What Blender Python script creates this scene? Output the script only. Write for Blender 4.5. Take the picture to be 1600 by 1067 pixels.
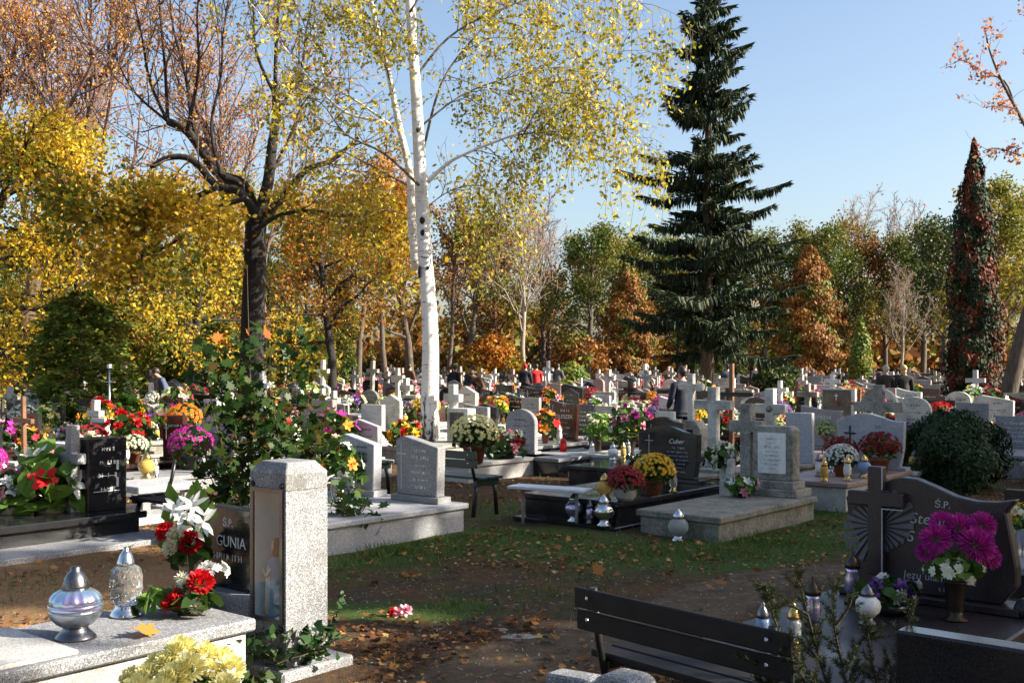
import bpy, bmesh, math, random
import numpy as np
from mathutils import Vector, Matrix, Euler
R = math.radians; PI = math.pi
for o in list(bpy.data.objects): bpy.data.objects.remove(o, do_unlink=True)
S = bpy.context.scene; C = S.collection
# ------------------------------------------------------------------ camera, sky, sun, exposure
F, H, HZ = 1716.0, 1.85, 565.0          # focal length in px of a 1600 px wide frame, eye height, horizon row
cd = bpy.data.cameras.new('camera'); cam = bpy.data.objects.new('camera', cd); C.objects.link(cam)
cam.location = (0, 0, H); cam.rotation_euler = (R(90), 0, 0)
cd.sensor_width = 36; cd.lens = F / 1600 * 36; cd.shift_y = (HZ - 533.5) / 1600
cd.clip_start = .1; cd.clip_end = 2000
S.camera = cam
SUN_AZ, SUN_EL = R(-9), R(29)            # azimuth measured from +X towards +Y
sd = Vector((math.cos(SUN_AZ) * math.cos(SUN_EL), math.sin(SUN_AZ) * math.cos(SUN_EL), math.sin(SUN_EL)))
w = bpy.data.worlds.new('World'); S.world = w; w.use_nodes = True
wt = w.node_tree; bg = wt.nodes['Background']
sky = wt.nodes.new('ShaderNodeTexSky'); sky.sky_type = 'NISHITA'; sky.sun_disc = False
sky.sun_elevation = SUN_EL; sky.sun_rotation = math.atan2(sd.x, sd.y)
sky.air_density = 1.0; sky.dust_density = 2.6; sky.ozone_density = 1.2; sky.altitude = 80
wt.links.new(sky.outputs[0], bg.inputs[0]); bg.inputs[1].default_value = .086
sl = bpy.data.lights.new('sun', 'SUN'); sl.energy = 5.0; sl.angle = R(.53); sl.color = (1, .92, .77)
so = bpy.data.objects.new('sun', sl); C.objects.link(so)
so.rotation_euler = sd.to_track_quat('Z', 'Y').to_euler(); so.location = (30, -5, 20)
S.view_settings.view_transform = 'Standard'; S.view_settings.look = 'None'
S.view_settings.exposure = 1.5; S.view_settings.gamma = 1
S.render.engine = 'CYCLES'; S.cycles.max_bounces = 6; S.cycles.transparent_max_bounces = 6
S.cycles.sample_clamp_indirect = 4; S.cycles.caustics_reflective = False; S.cycles.caustics_refractive = False

# ------------------------------------------------------------------ helpers
rng = random.Random(11); nr = np.random.default_rng(11)
GRZ = R(-40)                              # every grave faces front-left
U = Vector((-math.sin(R(40)), -math.cos(R(40)), 0)); V = Vector((math.cos(R(40)), -math.sin(R(40)), 0))
def at(px, py, z=0.0):
    Y = F * (H - z) / (py - HZ); return Vector(((px - 800) / F * Y, Y, z))
def pt(px, py, Y): return Vector(((px - 800) / F * Y, Y, H - (py - HZ) * Y / F))
def proj(p): return 800 + F * p.x / p.y, HZ + F * (H - p.z) / p.y

class MB:
    def __init__(s): s.v = []; s.f = []
    def add(s, vs, fs):
        n = len(s.v); s.v += [tuple(a) for a in vs]; s.f += [tuple(i + n for i in f) for f in fs]; return s
    def box(s, x0, x1, y0, y1, z0, z1, m=None, taper=0):
        t = taper
        vs = [(x0,y0,z0),(x1,y0,z0),(x1,y1,z0),(x0,y1,z0),(x0+t,y0+t,z1),(x1-t,y0+t,z1),(x1-t,y1-t,z1),(x0+t,y1-t,z1)]
        if m is not None: vs = [m @ Vector(a) for a in vs]
        return s.add(vs, [(0,3,2,1),(4,5,6,7),(0,1,5,4),(1,2,6,5),(2,3,7,6),(3,0,4,7)])
    def cbox(s, c, d, m=None):
        return s.box(c[0]-d[0]/2, c[0]+d[0]/2, c[1]-d[1]/2, c[1]+d[1]/2, c[2]-d[2]/2, c[2]+d[2]/2, m)
    def prism(s, poly, y0, y1, m=None):          # poly in XZ, counter-clockwise seen from -Y
        n = len(poly)
        vs = [Vector((x, y0, z)) for x, z in poly] + [Vector((x, y1, z)) for x, z in poly]
        if m is not None: vs = [m @ a for a in vs]
        return s.add(vs, [tuple(range(n)), tuple(range(2*n-1, n-1, -1))] + [((i+1) % n, i, i+n, (i+1) % n + n) for i in range(n)])
    def lathe(s, prof, seg=16, o=(0,0,0), m=None):
        vs = []; fs = []; n = len(prof)
        for r, z in prof:
            for k in range(seg):
                a = 2*PI*k/seg; p = Vector((o[0]+r*math.cos(a), o[1]+r*math.sin(a), o[2]+z)); vs.append(m @ p if m is not None else p)
        for i in range(n-1):
            for k in range(seg):
                a = i*seg+k; b = i*seg+(k+1) % seg; fs.append((a, b, b+seg, a+seg))
        fs.append(tuple(range(seg-1, -1, -1))); fs.append(tuple((n-1)*seg+k for k in range(seg)))
        return s.add(vs, fs)
    def tube(s, pts, rad, sides=6):
        pts = [Vector(p) for p in pts]; n = len(pts); vs = []; fs = []
        if not hasattr(rad, '__len__'): rad = [rad]*n
        a = None
        for i, p in enumerate(pts):
            t = (pts[min(i+1, n-1)] - pts[max(i-1, 0)])
            t = t.normalized() if t.length > 1e-9 else Vector((0,0,1))
            if a is None: a = t.orthogonal().normalized()
            a = (a - t*a.dot(t)); a = a.normalized() if a.length > 1e-6 else t.orthogonal().normalized()
            b = t.cross(a)
            for k in range(sides):
                g = 2*PI*k/sides; vs.append(p + (a*math.cos(g) + b*math.sin(g))*rad[i])
        for i in range(n-1):
            for k in range(sides):
                q = i*sides+k; r_ = i*sides+(k+1) % sides; fs.append((q, r_, r_+sides, q+sides))
        fs.append(tuple(range(sides-1, -1, -1))); fs.append(tuple((n-1)*sides+k for k in range(sides)))
        return s.add(vs, fs)
    def mesh(s, name, bevel=0, smooth=False, mat=None):
        me = bpy.data.meshes.new(name); me.from_pydata([tuple(a) for a in s.v], [], s.f)
        if bevel or smooth:
            bm = bmesh.new(); bm.from_mesh(me); bmesh.ops.recalc_face_normals(bm, faces=bm.faces)
            if bevel: bmesh.ops.bevel(bm, geom=list(bm.edges), offset=bevel, segments=1, affect='EDGES', profile=.5, clamp_overlap=True)
            if smooth:
                for f in bm.faces: f.smooth = len(f.verts) <= 4
            bm.to_mesh(me); bm.free()
        if mat: me.materials.append(mat)
        return me
    def build(s, name, mat, parent=None, bevel=0, smooth=False, loc=None):
        return link(name, s.mesh(name, bevel, smooth, mat), parent, loc)

def link(name, me, parent=None, loc=None, rz=None, sc=None):
    o = bpy.data.objects.new(name, me); C.objects.link(o)
    if parent is not None: o.parent = parent
    if loc is not None: o.location = loc
    if rz is not None: o.rotation_euler = (0, 0, rz)
    if sc is not None: o.scale = (sc, sc, sc) if not hasattr(sc, '__len__') else sc
    return o
def tag(o, label, cat, group=None):
    o['label'] = label; o['category'] = cat
    if group: o['group'] = group
    return o
def thing(name, label, cat, loc=(0,0,0), rz=0, group=None, sc=1):
    o = link(name, None, None, loc, rz, sc); o.empty_display_size = .1
    return tag(o, label, cat, group)
def kids(o): return [c for c in o.children]
def copy_tree(o, parent=None, mats=None):
    c = o.copy(); C.objects.link(c); c.parent = parent
    for ch in o.children: copy_tree(ch, c)
    return c
def setmat(o, m):
    o.material_slots[0].link = 'OBJECT'; o.material_slots[0].material = m
def npmesh(name, v, k, mat=None, smooth=False):      # v: (N*k,3): N separate k-gons
    v = np.asarray(v, dtype=np.float32).reshape(-1, 3); n = len(v)//k
    me = bpy.data.meshes.new(name); me.vertices.add(n*k); me.vertices.foreach_set('co', v.ravel())
    me.loops.add(n*k); me.loops.foreach_set('vertex_index', np.arange(n*k, dtype=np.int32))
    me.polygons.add(n); me.polygons.foreach_set('loop_start', np.arange(0, n*k, k, dtype=np.int32))
    me.update(calc_edges=True)
    if mat: me.materials.append(mat)
    return me
LEAF = np.array([(0,-.5,0),(.28,-.05,.05),(0,.5,-.02),(-.28,-.05,.05)])
OVAL = np.array([(0,-.5,0),(.3,-.2,.06),(.24,.2,.05),(0,.5,-.04),(-.24,.2,.05),(-.3,-.2,.06)])
BLADE = np.array([(-.03,0,0),(.03,0,0),(.0,1,.12)])
def _maple():
    p = [(0,-.55),(.06,-.3),(.38,-.42),(.3,-.12),(.55,.05),(.3,.16),(.36,.4),(.14,.28),(0,.6),(-.14,.28),(-.36,.4),(-.3,.16),(-.55,.05),(-.3,-.12),(-.38,-.42),(-.06,-.3)]
    return np.array([(x, y, .22*abs(x)-.12*y*y) for x, y in p])
MAPLE = _maple()
def frames(n, up=0.0, g=None):
    g = g or nr
    nn = g.normal(size=(n, 3)); nn /= np.linalg.norm(nn, axis=1)[:, None]; nn[:, 2] = nn[:, 2] + up
    nn /= np.linalg.norm(nn, axis=1)[:, None]
    t = g.normal(size=(n, 3)); a = np.cross(nn, t); a /= np.linalg.norm(a, axis=1)[:, None]+1e-9
    return a, np.cross(nn, a), nn
def leaves(name, pos, size, mat=None, tmpl=LEAF, up=0.0, fr=None):
    pos = np.asarray(pos); n = len(pos); a, b, c = fr if fr else frames(n, up)
    s = np.broadcast_to(np.asarray(size, dtype=float), (n,))[:, None, None]; T = tmpl[None]
    v = pos[:, None, :] + s*(T[:, :, 0:1]*a[:, None, :] + T[:, :, 1:2]*b[:, None, :] + T[:, :, 2:3]*c[:, None, :])
    return npmesh(name, v.reshape(-1, 3), tmpl.shape[0], mat)

# ------------------------------------------------------------------ materials
MT = {}
def _nodes(name):
    m = bpy.data.materials.new(name); m.use_nodes = True; t = m.node_tree
    return m, t, t.nodes['Principled BSDF'], t.nodes['Material Output']
def c4(c): return (c[0], c[1], c[2], 1)
def ramp(t, fac, stops, interp='LINEAR'):
    r = t.nodes.new('ShaderNodeValToRGB'); e = r.color_ramp; e.interpolation = interp
    while len(e.elements) < len(stops): e.elements.new(.5)
    for el, (p, c) in zip(e.elements, stops): el.position = p; el.color = c4(c) if hasattr(c, '__len__') else (c, c, c, 1)
    t.links.new(fac, r.inputs[0]); return r.outputs[0]
def noise(t, co, scale, detail=4, rough=.6, dist=0):
    n = t.nodes.new('ShaderNodeTexNoise'); n.inputs['Scale'].default_value = scale; n.inputs['Detail'].default_value = detail
    n.inputs['Roughness'].default_value = rough; n.inputs['Distortion'].default_value = dist
    t.links.new(co, n.inputs['Vector']); return n.outputs[0]
def mix(t, fac, a, b, mode='MIX'):
    n = t.nodes.new('ShaderNodeMix'); n.data_type = 'RGBA'; n.blend_type = mode
    for i, x in ((0, fac), (6, a), (7, b)):
        if hasattr(x, 'is_linked') or isinstance(x, bpy.types.NodeSocket): t.links.new(x, n.inputs[i])
        elif i == 0: n.inputs[0].default_value = x
        else: n.inputs[i].default_value = c4(x)
    return n.outputs[2]
def mapping(t, co, sc):
    m = t.nodes.new('ShaderNodeMapping'); m.inputs['Scale'].default_value = sc; t.links.new(co, m.inputs[0]); return m.outputs[0]
def coord(t, kind='Object'): return t.nodes.new('ShaderNodeTexCoord').outputs[kind]
def bump(t, bs, h, strength, dist=.01):
    b = t.nodes.new('ShaderNodeBump'); b.inputs['Strength'].default_value = strength; b.inputs['Distance'].default_value = dist
    t.links.new(h, b.inputs['Height']); t.links.new(b.outputs[0], bs.inputs['Normal'])
def stone(name, c1, c2, sp=90, rough=.6, dirt=(.10,.09,.075), da=.5, speck=None, bs=.25, lo=.42, hi=.58, dsc=3.0):
    m, t, p, o = _nodes(name); co = coord(t)
    oi = t.nodes.new('ShaderNodeObjectInfo'); ad = t.nodes.new('ShaderNodeVectorMath'); ad.operation = 'ADD'
    sc = t.nodes.new('ShaderNodeVectorMath'); sc.operation = 'SCALE'; sc.inputs['Scale'].default_value = 7.0
    cb = t.nodes.new('ShaderNodeCombineXYZ'); t.links.new(oi.outputs['Random'], cb.inputs[0]); t.links.new(oi.outputs['Random'], cb.inputs[1])
    t.links.new(cb.outputs[0], sc.inputs[0]); t.links.new(co, ad.inputs[0]); t.links.new(sc.outputs[0], ad.inputs[1]); co = ad.outputs[0]
    n1 = noise(t, co, sp, 2, .7); col = ramp(t, n1, [(lo, c1), (hi, c2)])
    if speck is not None:
        n2 = noise(t, co, sp*.62, 1, .5); f = ramp(t, n2, [(.58, 0.), (.64, 1.)]); col = mix(t, f, col, speck)
    nd = noise(t, co, dsc, 6, .65, .4); fd = ramp(t, nd, [(.45, 0.), (.72, da)]); col = mix(t, fd, col, dirt)
    t.links.new(col, p.inputs['Base Color'])
    rr = ramp(t, nd, [(.3, max(rough-.06, .02)), (.75, min(rough+.22, 1))]); t.links.new(rr, p.inputs['Roughness'])
    if bs: bump(t, p, n1, bs, .004)
    MT[name] = m; return m
def plain(name, c, rough=.5, metal=0, c2=None, sc=6, em=None, coat=0, trans=0, spec=.5, bs=0, bsc=40):
    m, t, p, o = _nodes(name)
    p.inputs['Roughness'].default_value = rough; p.inputs['Metallic'].default_value = metal
    p.inputs['Coat Weight'].default_value = coat; p.inputs['Transmission Weight'].default_value = trans; p.inputs['Specular IOR Level'].default_value = spec
    co = coord(t); n = noise(t, co, sc, 5, .65); c2 = c2 or tuple(x*.6 for x in c)
    t.links.new(ramp(t, n, [(.35, c), (.7, c2)]), p.inputs['Base Color'])
    if bs: bump(t, p, noise(t, co, bsc, 4), bs, .01)
    MT[name] = m; return m
def leafmat(name, stops, tr=.35, rough=.55, clump=None, csc=.6, cl=(.45,.62)):
    m, t, p, o = _nodes(name); g = t.nodes.new('ShaderNodeNewGeometry')
    col = ramp(t, g.outputs['Random Per Island'], stops)
    if clump is not None:
        oi = t.nodes.new('ShaderNodeObjectInfo'); co = coord(t)
        ad = t.nodes.new('ShaderNodeVectorMath'); ad.operation = 'ADD'; cb = t.nodes.new('ShaderNodeVectorMath'); cb.operation = 'SCALE'; cb.inputs['Scale'].default_value = 20
        cc = t.nodes.new('ShaderNodeCombineXYZ'); t.links.new(oi.outputs['Random'], cc.inputs[0]); t.links.new(oi.outputs['Random'], cc.inputs[2])
        t.links.new(cc.outputs[0], cb.inputs[0]); t.links.new(co, ad.inputs[0]); t.links.new(cb.outputs[0], ad.inputs[1])
        f = ramp(t, noise(t, ad.outputs[0], csc, 3, .6), [(cl[0], 0.), (cl[1], 1.)])
        col = mix(t, f, col, ramp(t, g.outputs['Random Per Island'], clump))
    t.links.new(col, p.inputs['Base Color']); p.inputs['Roughness'].default_value = rough; p.inputs['Specular IOR Level'].default_value = .25
    if tr:
        tl = t.nodes.new('ShaderNodeBsdfTranslucent'); t.links.new(col, tl.inputs[0]); mx = t.nodes.new('ShaderNodeMixShader'); mx.inputs[0].default_value = tr
        t.links.new(p.outputs[0], mx.inputs[1]); t.links.new(tl.outputs[0], mx.inputs[2]); t.links.new(mx.outputs[0], o.inputs[0])
    MT[name] = m; return m
def glass(name, c, rough=.12, a=.45):
    m, t, p, o = _nodes(name); p.inputs['Base Color'].default_value = c4(c); p.inputs['Roughness'].default_value = rough
    p.inputs['Specular IOR Level'].default_value = .7; p.inputs['Transmission Weight'].default_value = a; p.inputs['IOR'].default_value = 1.3
    co = coord(t); bump(t, p, noise(t, co, 45, 3), .25, .01); MT[name] = m; return m

stone('granite_light', (.50,.50,.52), (.20,.20,.22), 190, .55, speck=(.62,.62,.63), da=.35)
stone('terrazzo', (.32,.325,.34), (.08,.08,.09), 190, .6, speck=(.50,.50,.51), dirt=(.09,.085,.07), da=.6, lo=.44, hi=.56)
stone('granite_grey', (.36,.36,.37), (.13,.13,.135), 120, .5, da=.4)
stone('granite_pale', (.62,.60,.57), (.38,.36,.34), 100, .55, da=.45)
stone('granite_black', (.010,.010,.012), (.026,.026,.028), 150, .10, dirt=(.03,.03,.03), da=.4, bs=.02)
stone('granite_brown', (.055,.020,.014), (.018,.009,.008), 120, .14, dirt=(.05,.03,.025), da=.3, bs=.02)
stone('granite_plum', (.045,.030,.032), (.014,.010,.012), 130, .34, dirt=(.05,.04,.04), da=.3, bs=.02)
stone('granite_pink', (.42,.30,.26), (.20,.15,.14), 110, .45, da=.35)
stone('concrete', (.38,.36,.31), (.24,.225,.19), 40, .85, dirt=(.06,.058,.042), da=.9, bs=.4)
stone('concrete_light', (.62,.60,.54), (.46,.44,.39), 45, .8, dirt=(.13,.12,.09), da=.8, bs=.35)
stone('concrete_old', (.30,.28,.235), (.20,.19,.155), 30, .9, dirt=(.06,.062,.04), da=.8, bs=.6, dsc=4)
stone('marble', (.80,.79,.76), (.66,.65,.62), 8, .4, dirt=(.4,.38,.34), da=.3, bs=.05)
stone('terracotta', (.36,.12,.05), (.24,.075,.035), 30, .8, da=.3)
plain('white_paint', (.78,.78,.76), .5); plain('black_metal', (.012,.012,.014), .35, .3, (.03,.028,.026))
plain('black_wood', (.006,.005,.006), .6, 0, (.014,.011,.011), 9, bs=.25, bsc=24, spec=.25)
plain('green_wood', (.008,.024,.02), .38, 0, (.015,.035,.03), 7, bs=.2, bsc=24)
plain('brown_wood', (.22,.10,.04), .6, 0, (.12,.055,.025), 8, bs=.3); plain('dark_wood', (.045,.03,.022), .7, 0, (.02,.014,.01), 8, bs=.3)
plain('grey_plank', (.42,.44,.48), .5, 0, (.30,.32,.36), 5, bs=.2); plain('concrete_post', (.30,.29,.27), .85, bs=.3)
plain('gold', (.70,.47,.17), .25, 1, (.5,.33,.12)); plain('silver', (.72,.72,.74), .2, 1, (.5,.5,.52)); plain('pewter', (.20,.20,.21), .32, 1, (.13,.13,.14))
plain('bronze', (.07,.05,.035), .3, .7, (.04,.03,.02)); plain('copper', (.55,.27,.12), .3, 1)
plain('wax', (.85,.83,.78), .5); plain('letter_white', (.72,.72,.70), .6, c2=(.6,.6,.58)); plain('letter_gold', (.62,.47,.2), .4, .4)
plain('letter_dark', (.03,.03,.032), .5); plain('letter_grey', (.50,.50,.50), .7); plain('ray_grey', (.15,.145,.165), .7, c2=(.10,.10,.115), sc=60)
plain('stem', (.06,.11,.03), .6); plain('soil', (.05,.035,.025), .95, c2=(.03,.02,.015), sc=20, bs=.4)
plain('straw', (.55,.45,.26), .8); plain('ribbon', (.55,.02,.03), .4); plain('rope', (.62,.57,.42), .9)
glass('glass_clear', (.90,.94,.94), .06, .75); plain('mercury', (.42,.46,.52), .22, .85, (.3,.33,.37), 14, bs=.3, bsc=60); glass('glass_red', (.72,.02,.02), .15, .35); glass('glass_amber', (.85,.52,.12), .15, .4)
glass('glass_blue', (.35,.5,.8), .15, .4); glass('glass_white', (.88,.87,.83), .3, .15); glass('glass_green', (.15,.5,.2), .15, .4)
def crystal_mat():
    m, t, p, o = _nodes('crystal'); p.inputs['Base Color'].default_value = (.96,.98,.98,1); p.inputs['Roughness'].default_value = .02; p.inputs['Transmission Weight'].default_value = .92; p.inputs['IOR'].default_value = 1.48; MT['crystal'] = m
crystal_mat()
def irid():
    m, t, p, o = _nodes('iridescent'); lw = t.nodes.new('ShaderNodeLayerWeight'); lw.inputs[0].default_value = .45
    n = noise(t, coord(t), 9, 3); a = t.nodes.new('ShaderNodeMath'); a.operation = 'ADD'; t.links.new(lw.outputs[1], a.inputs[0]); t.links.new(n, a.inputs[1])
    s_ = t.nodes.new('ShaderNodeMath'); s_.operation = 'MULTIPLY'; s_.inputs[1].default_value = .62; t.links.new(a.outputs[0], s_.inputs[0])
    t.links.new(ramp(t, s_.outputs[0], [(.2, (.45,.45,.6)), (.4, (.55,.45,.75)), (.55, (.4,.65,.8)), (.7, (.5,.5,.6)), (.9, (.3,.55,.5))]), p.inputs['Base Color'])
    p.inputs['Metallic'].default_value = .85; p.inputs['Roughness'].default_value = .22; MT['iridescent'] = m
irid()
# petals
PET = {'yellow': [(.0,(.78,.42,.01)),(.6,(.86,.58,.03)),(1,(.9,.68,.12))], 'lemon': [(0,(.84,.76,.26)),(1,(.92,.88,.52))],
 'red': [(0,(.42,.004,.008)),(1,(.72,.02,.025))], 'crimson': [(0,(.33,.008,.03)),(1,(.62,.05,.10))], 'white': [(0,(.72,.72,.66)),(1,(.88,.88,.85))],
 'magenta': [(0,(.35,.01,.20)),(1,(.68,.05,.42))], 'pink': [(0,(.70,.22,.30)),(1,(.86,.45,.52))], 'orange': [(0,(.75,.16,.01)),(1,(.88,.36,.04))],
 'violet': [(0,(.16,.05,.30)),(1,(.35,.16,.5))], 'cream': [(0,(.78,.74,.52)),(1,(.88,.86,.68))], 'lime': [(0,(.35,.5,.12)),(1,(.6,.7,.3))], 'dark_red': [(0,(.16,.003,.006)),(1,(.34,.01,.015))], 'blue': [(0,(.08,.14,.45)),(1,(.2,.3,.62))]}
for k, st in PET.items(): leafmat('petal_'+k, st, .25, .6)
leafmat('leaf_green', [(0,(.025,.06,.012)),(1,(.07,.13,.025))], .25)
leafmat('leaf_bright', [(0,(.07,.16,.02)),(1,(.16,.28,.05))], .3)
leafmat('ivy', [(0,(.012,.035,.010)),(.8,(.03,.07,.018)),(1,(.10,.12,.05))], .15, .4)
leafmat('needle', [(0,(.012,.03,.010)),(1,(.035,.07,.02))], .1, .5)
leafmat('needle_gold', [(0,(.014,.03,.009)),(.75,(.03,.055,.014)),(1,(.10,.085,.025))], .15, .5)
leafmat('sapling', [(0,(.018,.045,.010)),(.7,(.045,.09,.018)),(.9,(.10,.10,.02)),(1,(.14,.05,.015))], .4, .45)
leafmat('sapling_orange', [(0,(.55,.10,.01)),(1,(.70,.22,.02))], .5)
leafmat('dry_leaf', [(0,(.10,.04,.018)),(.4,(.20,.085,.03)),(.75,(.34,.15,.045)),(.92,(.45,.24,.07)),(1,(.50,.38,.14))], .2, .8)
leafmat('orange_leaf', [(0,(.45,.17,.03)),(1,(.6,.28,.05))], .2, .7)
leafmat('grass', [(0,(.035,.075,.012)),(.6,(.08,.15,.025)),(.9,(.15,.19,.04)),(1,(.30,.24,.09))], .3, .6)
Yw, Gn = [(0,(.36,.24,.012)),(.5,(.58,.38,.02)),(.85,(.68,.50,.05)),(1,(.66,.24,.02))], [(0,(.05,.085,.012)),(.6,(.12,.16,.02)),(1,(.22,.22,.03))]
leafmat('crown_maple', Yw, .4, .55, [(0,(.07,.11,.012)),(.5,(.20,.22,.02)),(.8,(.42,.32,.025)),(1,(.5,.17,.02))], .5, (.46,.56))
leafmat('crown_orange', [(0,(.22,.07,.012)),(.5,(.42,.15,.02)),(1,(.50,.26,.03))], .35, .6, [(0,(.14,.13,.02)),(1,(.34,.25,.03))], .4)
leafmat('crown_rust', [(0,(.13,.05,.014)),(.6,(.25,.10,.02)),(1,(.32,.16,.03))], .25, .6, Gn, .5, (.50,.62))
leafmat('crown_green', [(0,(.028,.055,.010)),(.6,(.07,.115,.018)),(1,(.16,.19,.035))], .3, .55, [(0,(.10,.10,.014)),(1,(.28,.20,.03))], .35)
leafmat('crown_olive', [(0,(.09,.11,.016)),(.6,(.19,.20,.025)),(1,(.34,.29,.04))], .35, .55, [(0,(.20,.13,.02)),(1,(.40,.26,.03))], .4)
leafmat('crown_dark', [(0,(.02,.04,.010)),(1,(.055,.085,.018))], .2, .55, [(0,(.05,.07,.012)),(1,(.10,.10,.02))], .5)
leafmat('crown_pink', [(0,(.36,.11,.06)),(.6,(.52,.20,.10)),(1,(.6,.32,.08))], .4)
leafmat('crown_amber', [(0,(.40,.13,.05)),(.5,(.60,.24,.06)),(1,(.70,.42,.05))], .4)
leafmat('crown_birch', [(0,(.18,.20,.018)),(.35,(.40,.36,.03)),(.7,(.62,.47,.04)),(1,(.72,.52,.08))], .42, .5, [(0,(.12,.14,.018)),(1,(.36,.33,.04))], .55, (.52,.64))
leafmat('crown_spruce', [(0,(.008,.018,.009)),(.6,(.022,.042,.016)),(.9,(.05,.075,.022)),(1,(.10,.09,.03))], .12, .6)
leafmat('crown_thuja', [(0,(.06,.11,.016)),(1,(.17,.24,.04))], .2, .6, [(0,(.10,.12,.015)),(1,(.26,.23,.03))], 1.0)
leafmat('crown_cypress', [(0,(.012,.028,.012)),(1,(.03,.05,.018))], .1, .65, [(0,(.07,.018,.010)),(1,(.22,.055,.022))], 1.4, (.50,.56))
def bark(name, c1, c2, sc=(6,6,1.2), st=.6):
    m, t, p, o = _nodes(name); co = mapping(t, coord(t), sc); n = noise(t, co, 3, 6, .7)
    t.links.new(ramp(t, n, [(.35, c1), (.65, c2)]), p.inputs['Base Color']); p.inputs['Roughness'].default_value = .9
    bump(t, p, n, st, .03); MT[name] = m
bark('bark_dark', (.010,.008,.007), (.028,.023,.019)); bark('bark_brown', (.05,.036,.026), (.13,.10,.075)); bark('bark_pale', (.16,.13,.10), (.34,.29,.23))
bark('twig_red', (.07,.045,.04), (.14,.09,.08)); bark('twig_green', (.05,.04,.025), (.12,.08,.05), (20,20,20), .2)
def birchbark():
    m, t, p, o = _nodes('bark_birch'); co = coord(t); n1 = noise(t, mapping(t, co, (2.2,2.2,16)), 2.2, 4, .65, .3)
    col = ramp(t, noise(t, co, 3, 4), [(.3, (.80,.78,.74)), (.75, (.62,.58,.52))])
    col = mix(t, ramp(t, n1, [(.60, 0.), (.66, 1.)]), col, (.05,.04,.035))
    sp = t.nodes.new('ShaderNodeSeparateXYZ'); t.links.new(co, sp.inputs[0])
    n2 = noise(t, mapping(t, co, (5,5,1.4)), 2.4, 5, .7, .6)
    mr = t.nodes.new('ShaderNodeMapRange'); mr.inputs[1].default_value = 0; mr.inputs[2].default_value = 3.4; mr.inputs[3].default_value = .20; mr.inputs[4].default_value = -.25
    t.links.new(sp.outputs[2], mr.inputs[0]); ad = t.nodes.new('ShaderNodeMath'); ad.operation = 'ADD'; t.links.new(n2, ad.inputs[0]); t.links.new(mr.outputs[0], ad.inputs[1])
    col = mix(t, ramp(t, ad.outputs[0], [(.60, 0.), (.66, 1.)]), col, (.04,.032,.026))
    t.links.new(col, p.inputs['Base Color']); p.inputs['Roughness'].default_value = .7; bump(t, p, n2, .3, .02); MT['bark_birch'] = m
birchbark()
def stuff(o): o['kind'] = 'stuff'; return o
# ------------------------------------------------------------------ ground
def axis(lo, a, b, hi, st):
    mid = list(np.arange(a, b, st)); L = []; x = a; d = st
    while x > lo: d *= 1.16; x -= d; L.append(x)
    Rr = []; x = mid[-1]; d = st
    while x < hi: d *= 1.16; x += d; Rr.append(x)
    return np.array(L[::-1] + mid + Rr)
def vnoise(x, y, seed=0):
    g = np.random.default_rng(seed); v = np.zeros_like(x)
    for k in range(9):
        f = .5*1.55**k; a = g.uniform(0, 6.28); ph = g.uniform(0, 6.28)
        v += np.sin((x*math.cos(a)+y*math.sin(a))*f*2+ph)/(1+k*.5)
    return v/2.6
PATH = [at(690,1120), at(780,1045), at(930,1005), at(1075,950), at(1190,908), at(1340,893), at(1480,880)]
GRASS = [at(575,860), at(700,845), at(850,848), at(980,862), at(1100,875), at(1230,850), at(1330,815)]
GRASS2 = [at(560,915), at(660,930), at(780,915), at(900,905), at(1010,895)]
def pdist(x, y, P):
    d = np.full(x.shape, 1e9)
    for a, b in zip(P, P[1:]):
        ax, ay, bx, by = a.x, a.y, b.x, b.y; dx, dy = bx-ax, by-ay
        t = np.clip(((x-ax)*dx+(y-ay)*dy)/(dx*dx+dy*dy), 0, 1); d = np.minimum(d, np.hypot(x-ax-t*dx, y-ay-t*dy))
    return d
def ground_fields(x, y):
    n1 = vnoise(x, y, 3); n2 = vnoise(x*3, y*3, 4)
    path = np.clip(1.25-(pdist(x, y, PATH)+.12*n1+.07*n2)/.42, 0, 1)
    gr = np.clip(1.3-(pdist(x, y, GRASS)+.4*n1+.15*n2)/1.05, 0, 1)
    base = np.clip(.32+.35*n1+.25*n2, 0, 1)*.55
    g2 = np.clip(1.15-(pdist(x, y, GRASS2)+.55*n1+.3*n2)/.8, 0, 1)*np.clip(.42+.6*vnoise(x*2.2, y*2.2, 71), 0, .8)
    gr = np.maximum(np.maximum(gr, base), g2); gr[(y < 7.6) & (x > -2)] *= .5
    gr = gr*(1-path)
    gr = np.where((x < -2.0) & (y < 11), gr*.55, gr)
    return path, gr
def ground_z(x, y):
    near = np.exp(-((x-.3)/3.5)**2-((y-9)/3.5)**2)
    return .018*vnoise(x*1.3, y*1.3, 8) + .05*near*vnoise(x*.6+1, y*.6, 9) + near*.04
gx = axis(-420, -9, 9, 420, .13); gy = axis(-200, 3, 17, 620, .13)
XX, YY = np.meshgrid(gx, gy); ZZ = ground_z(XX, YY)
nx, ny = len(gx), len(gy); idx = np.arange(nx*ny).reshape(ny, nx)
me = bpy.data.meshes.new('ground')
fa = np.stack([idx[:-1,:-1], idx[:-1,1:], idx[1:,1:], idx[1:,:-1]], -1).reshape(-1, 4)
me.from_pydata(np.stack([XX, YY, ZZ], -1).reshape(-1, 3).tolist(), [], fa.tolist())
pa, ga = ground_fields(XX, YY)
dry_sunlit = np.clip((-1.6-XX)/.8,0,1)*np.clip((12.5-YY)/1.5,0,1)*np.clip(.75+.4*vnoise(XX*1.5,YY*1.5,31),0,1)  # left ground: dry leaves and straw, also lightened in colour as if sunlit
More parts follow.
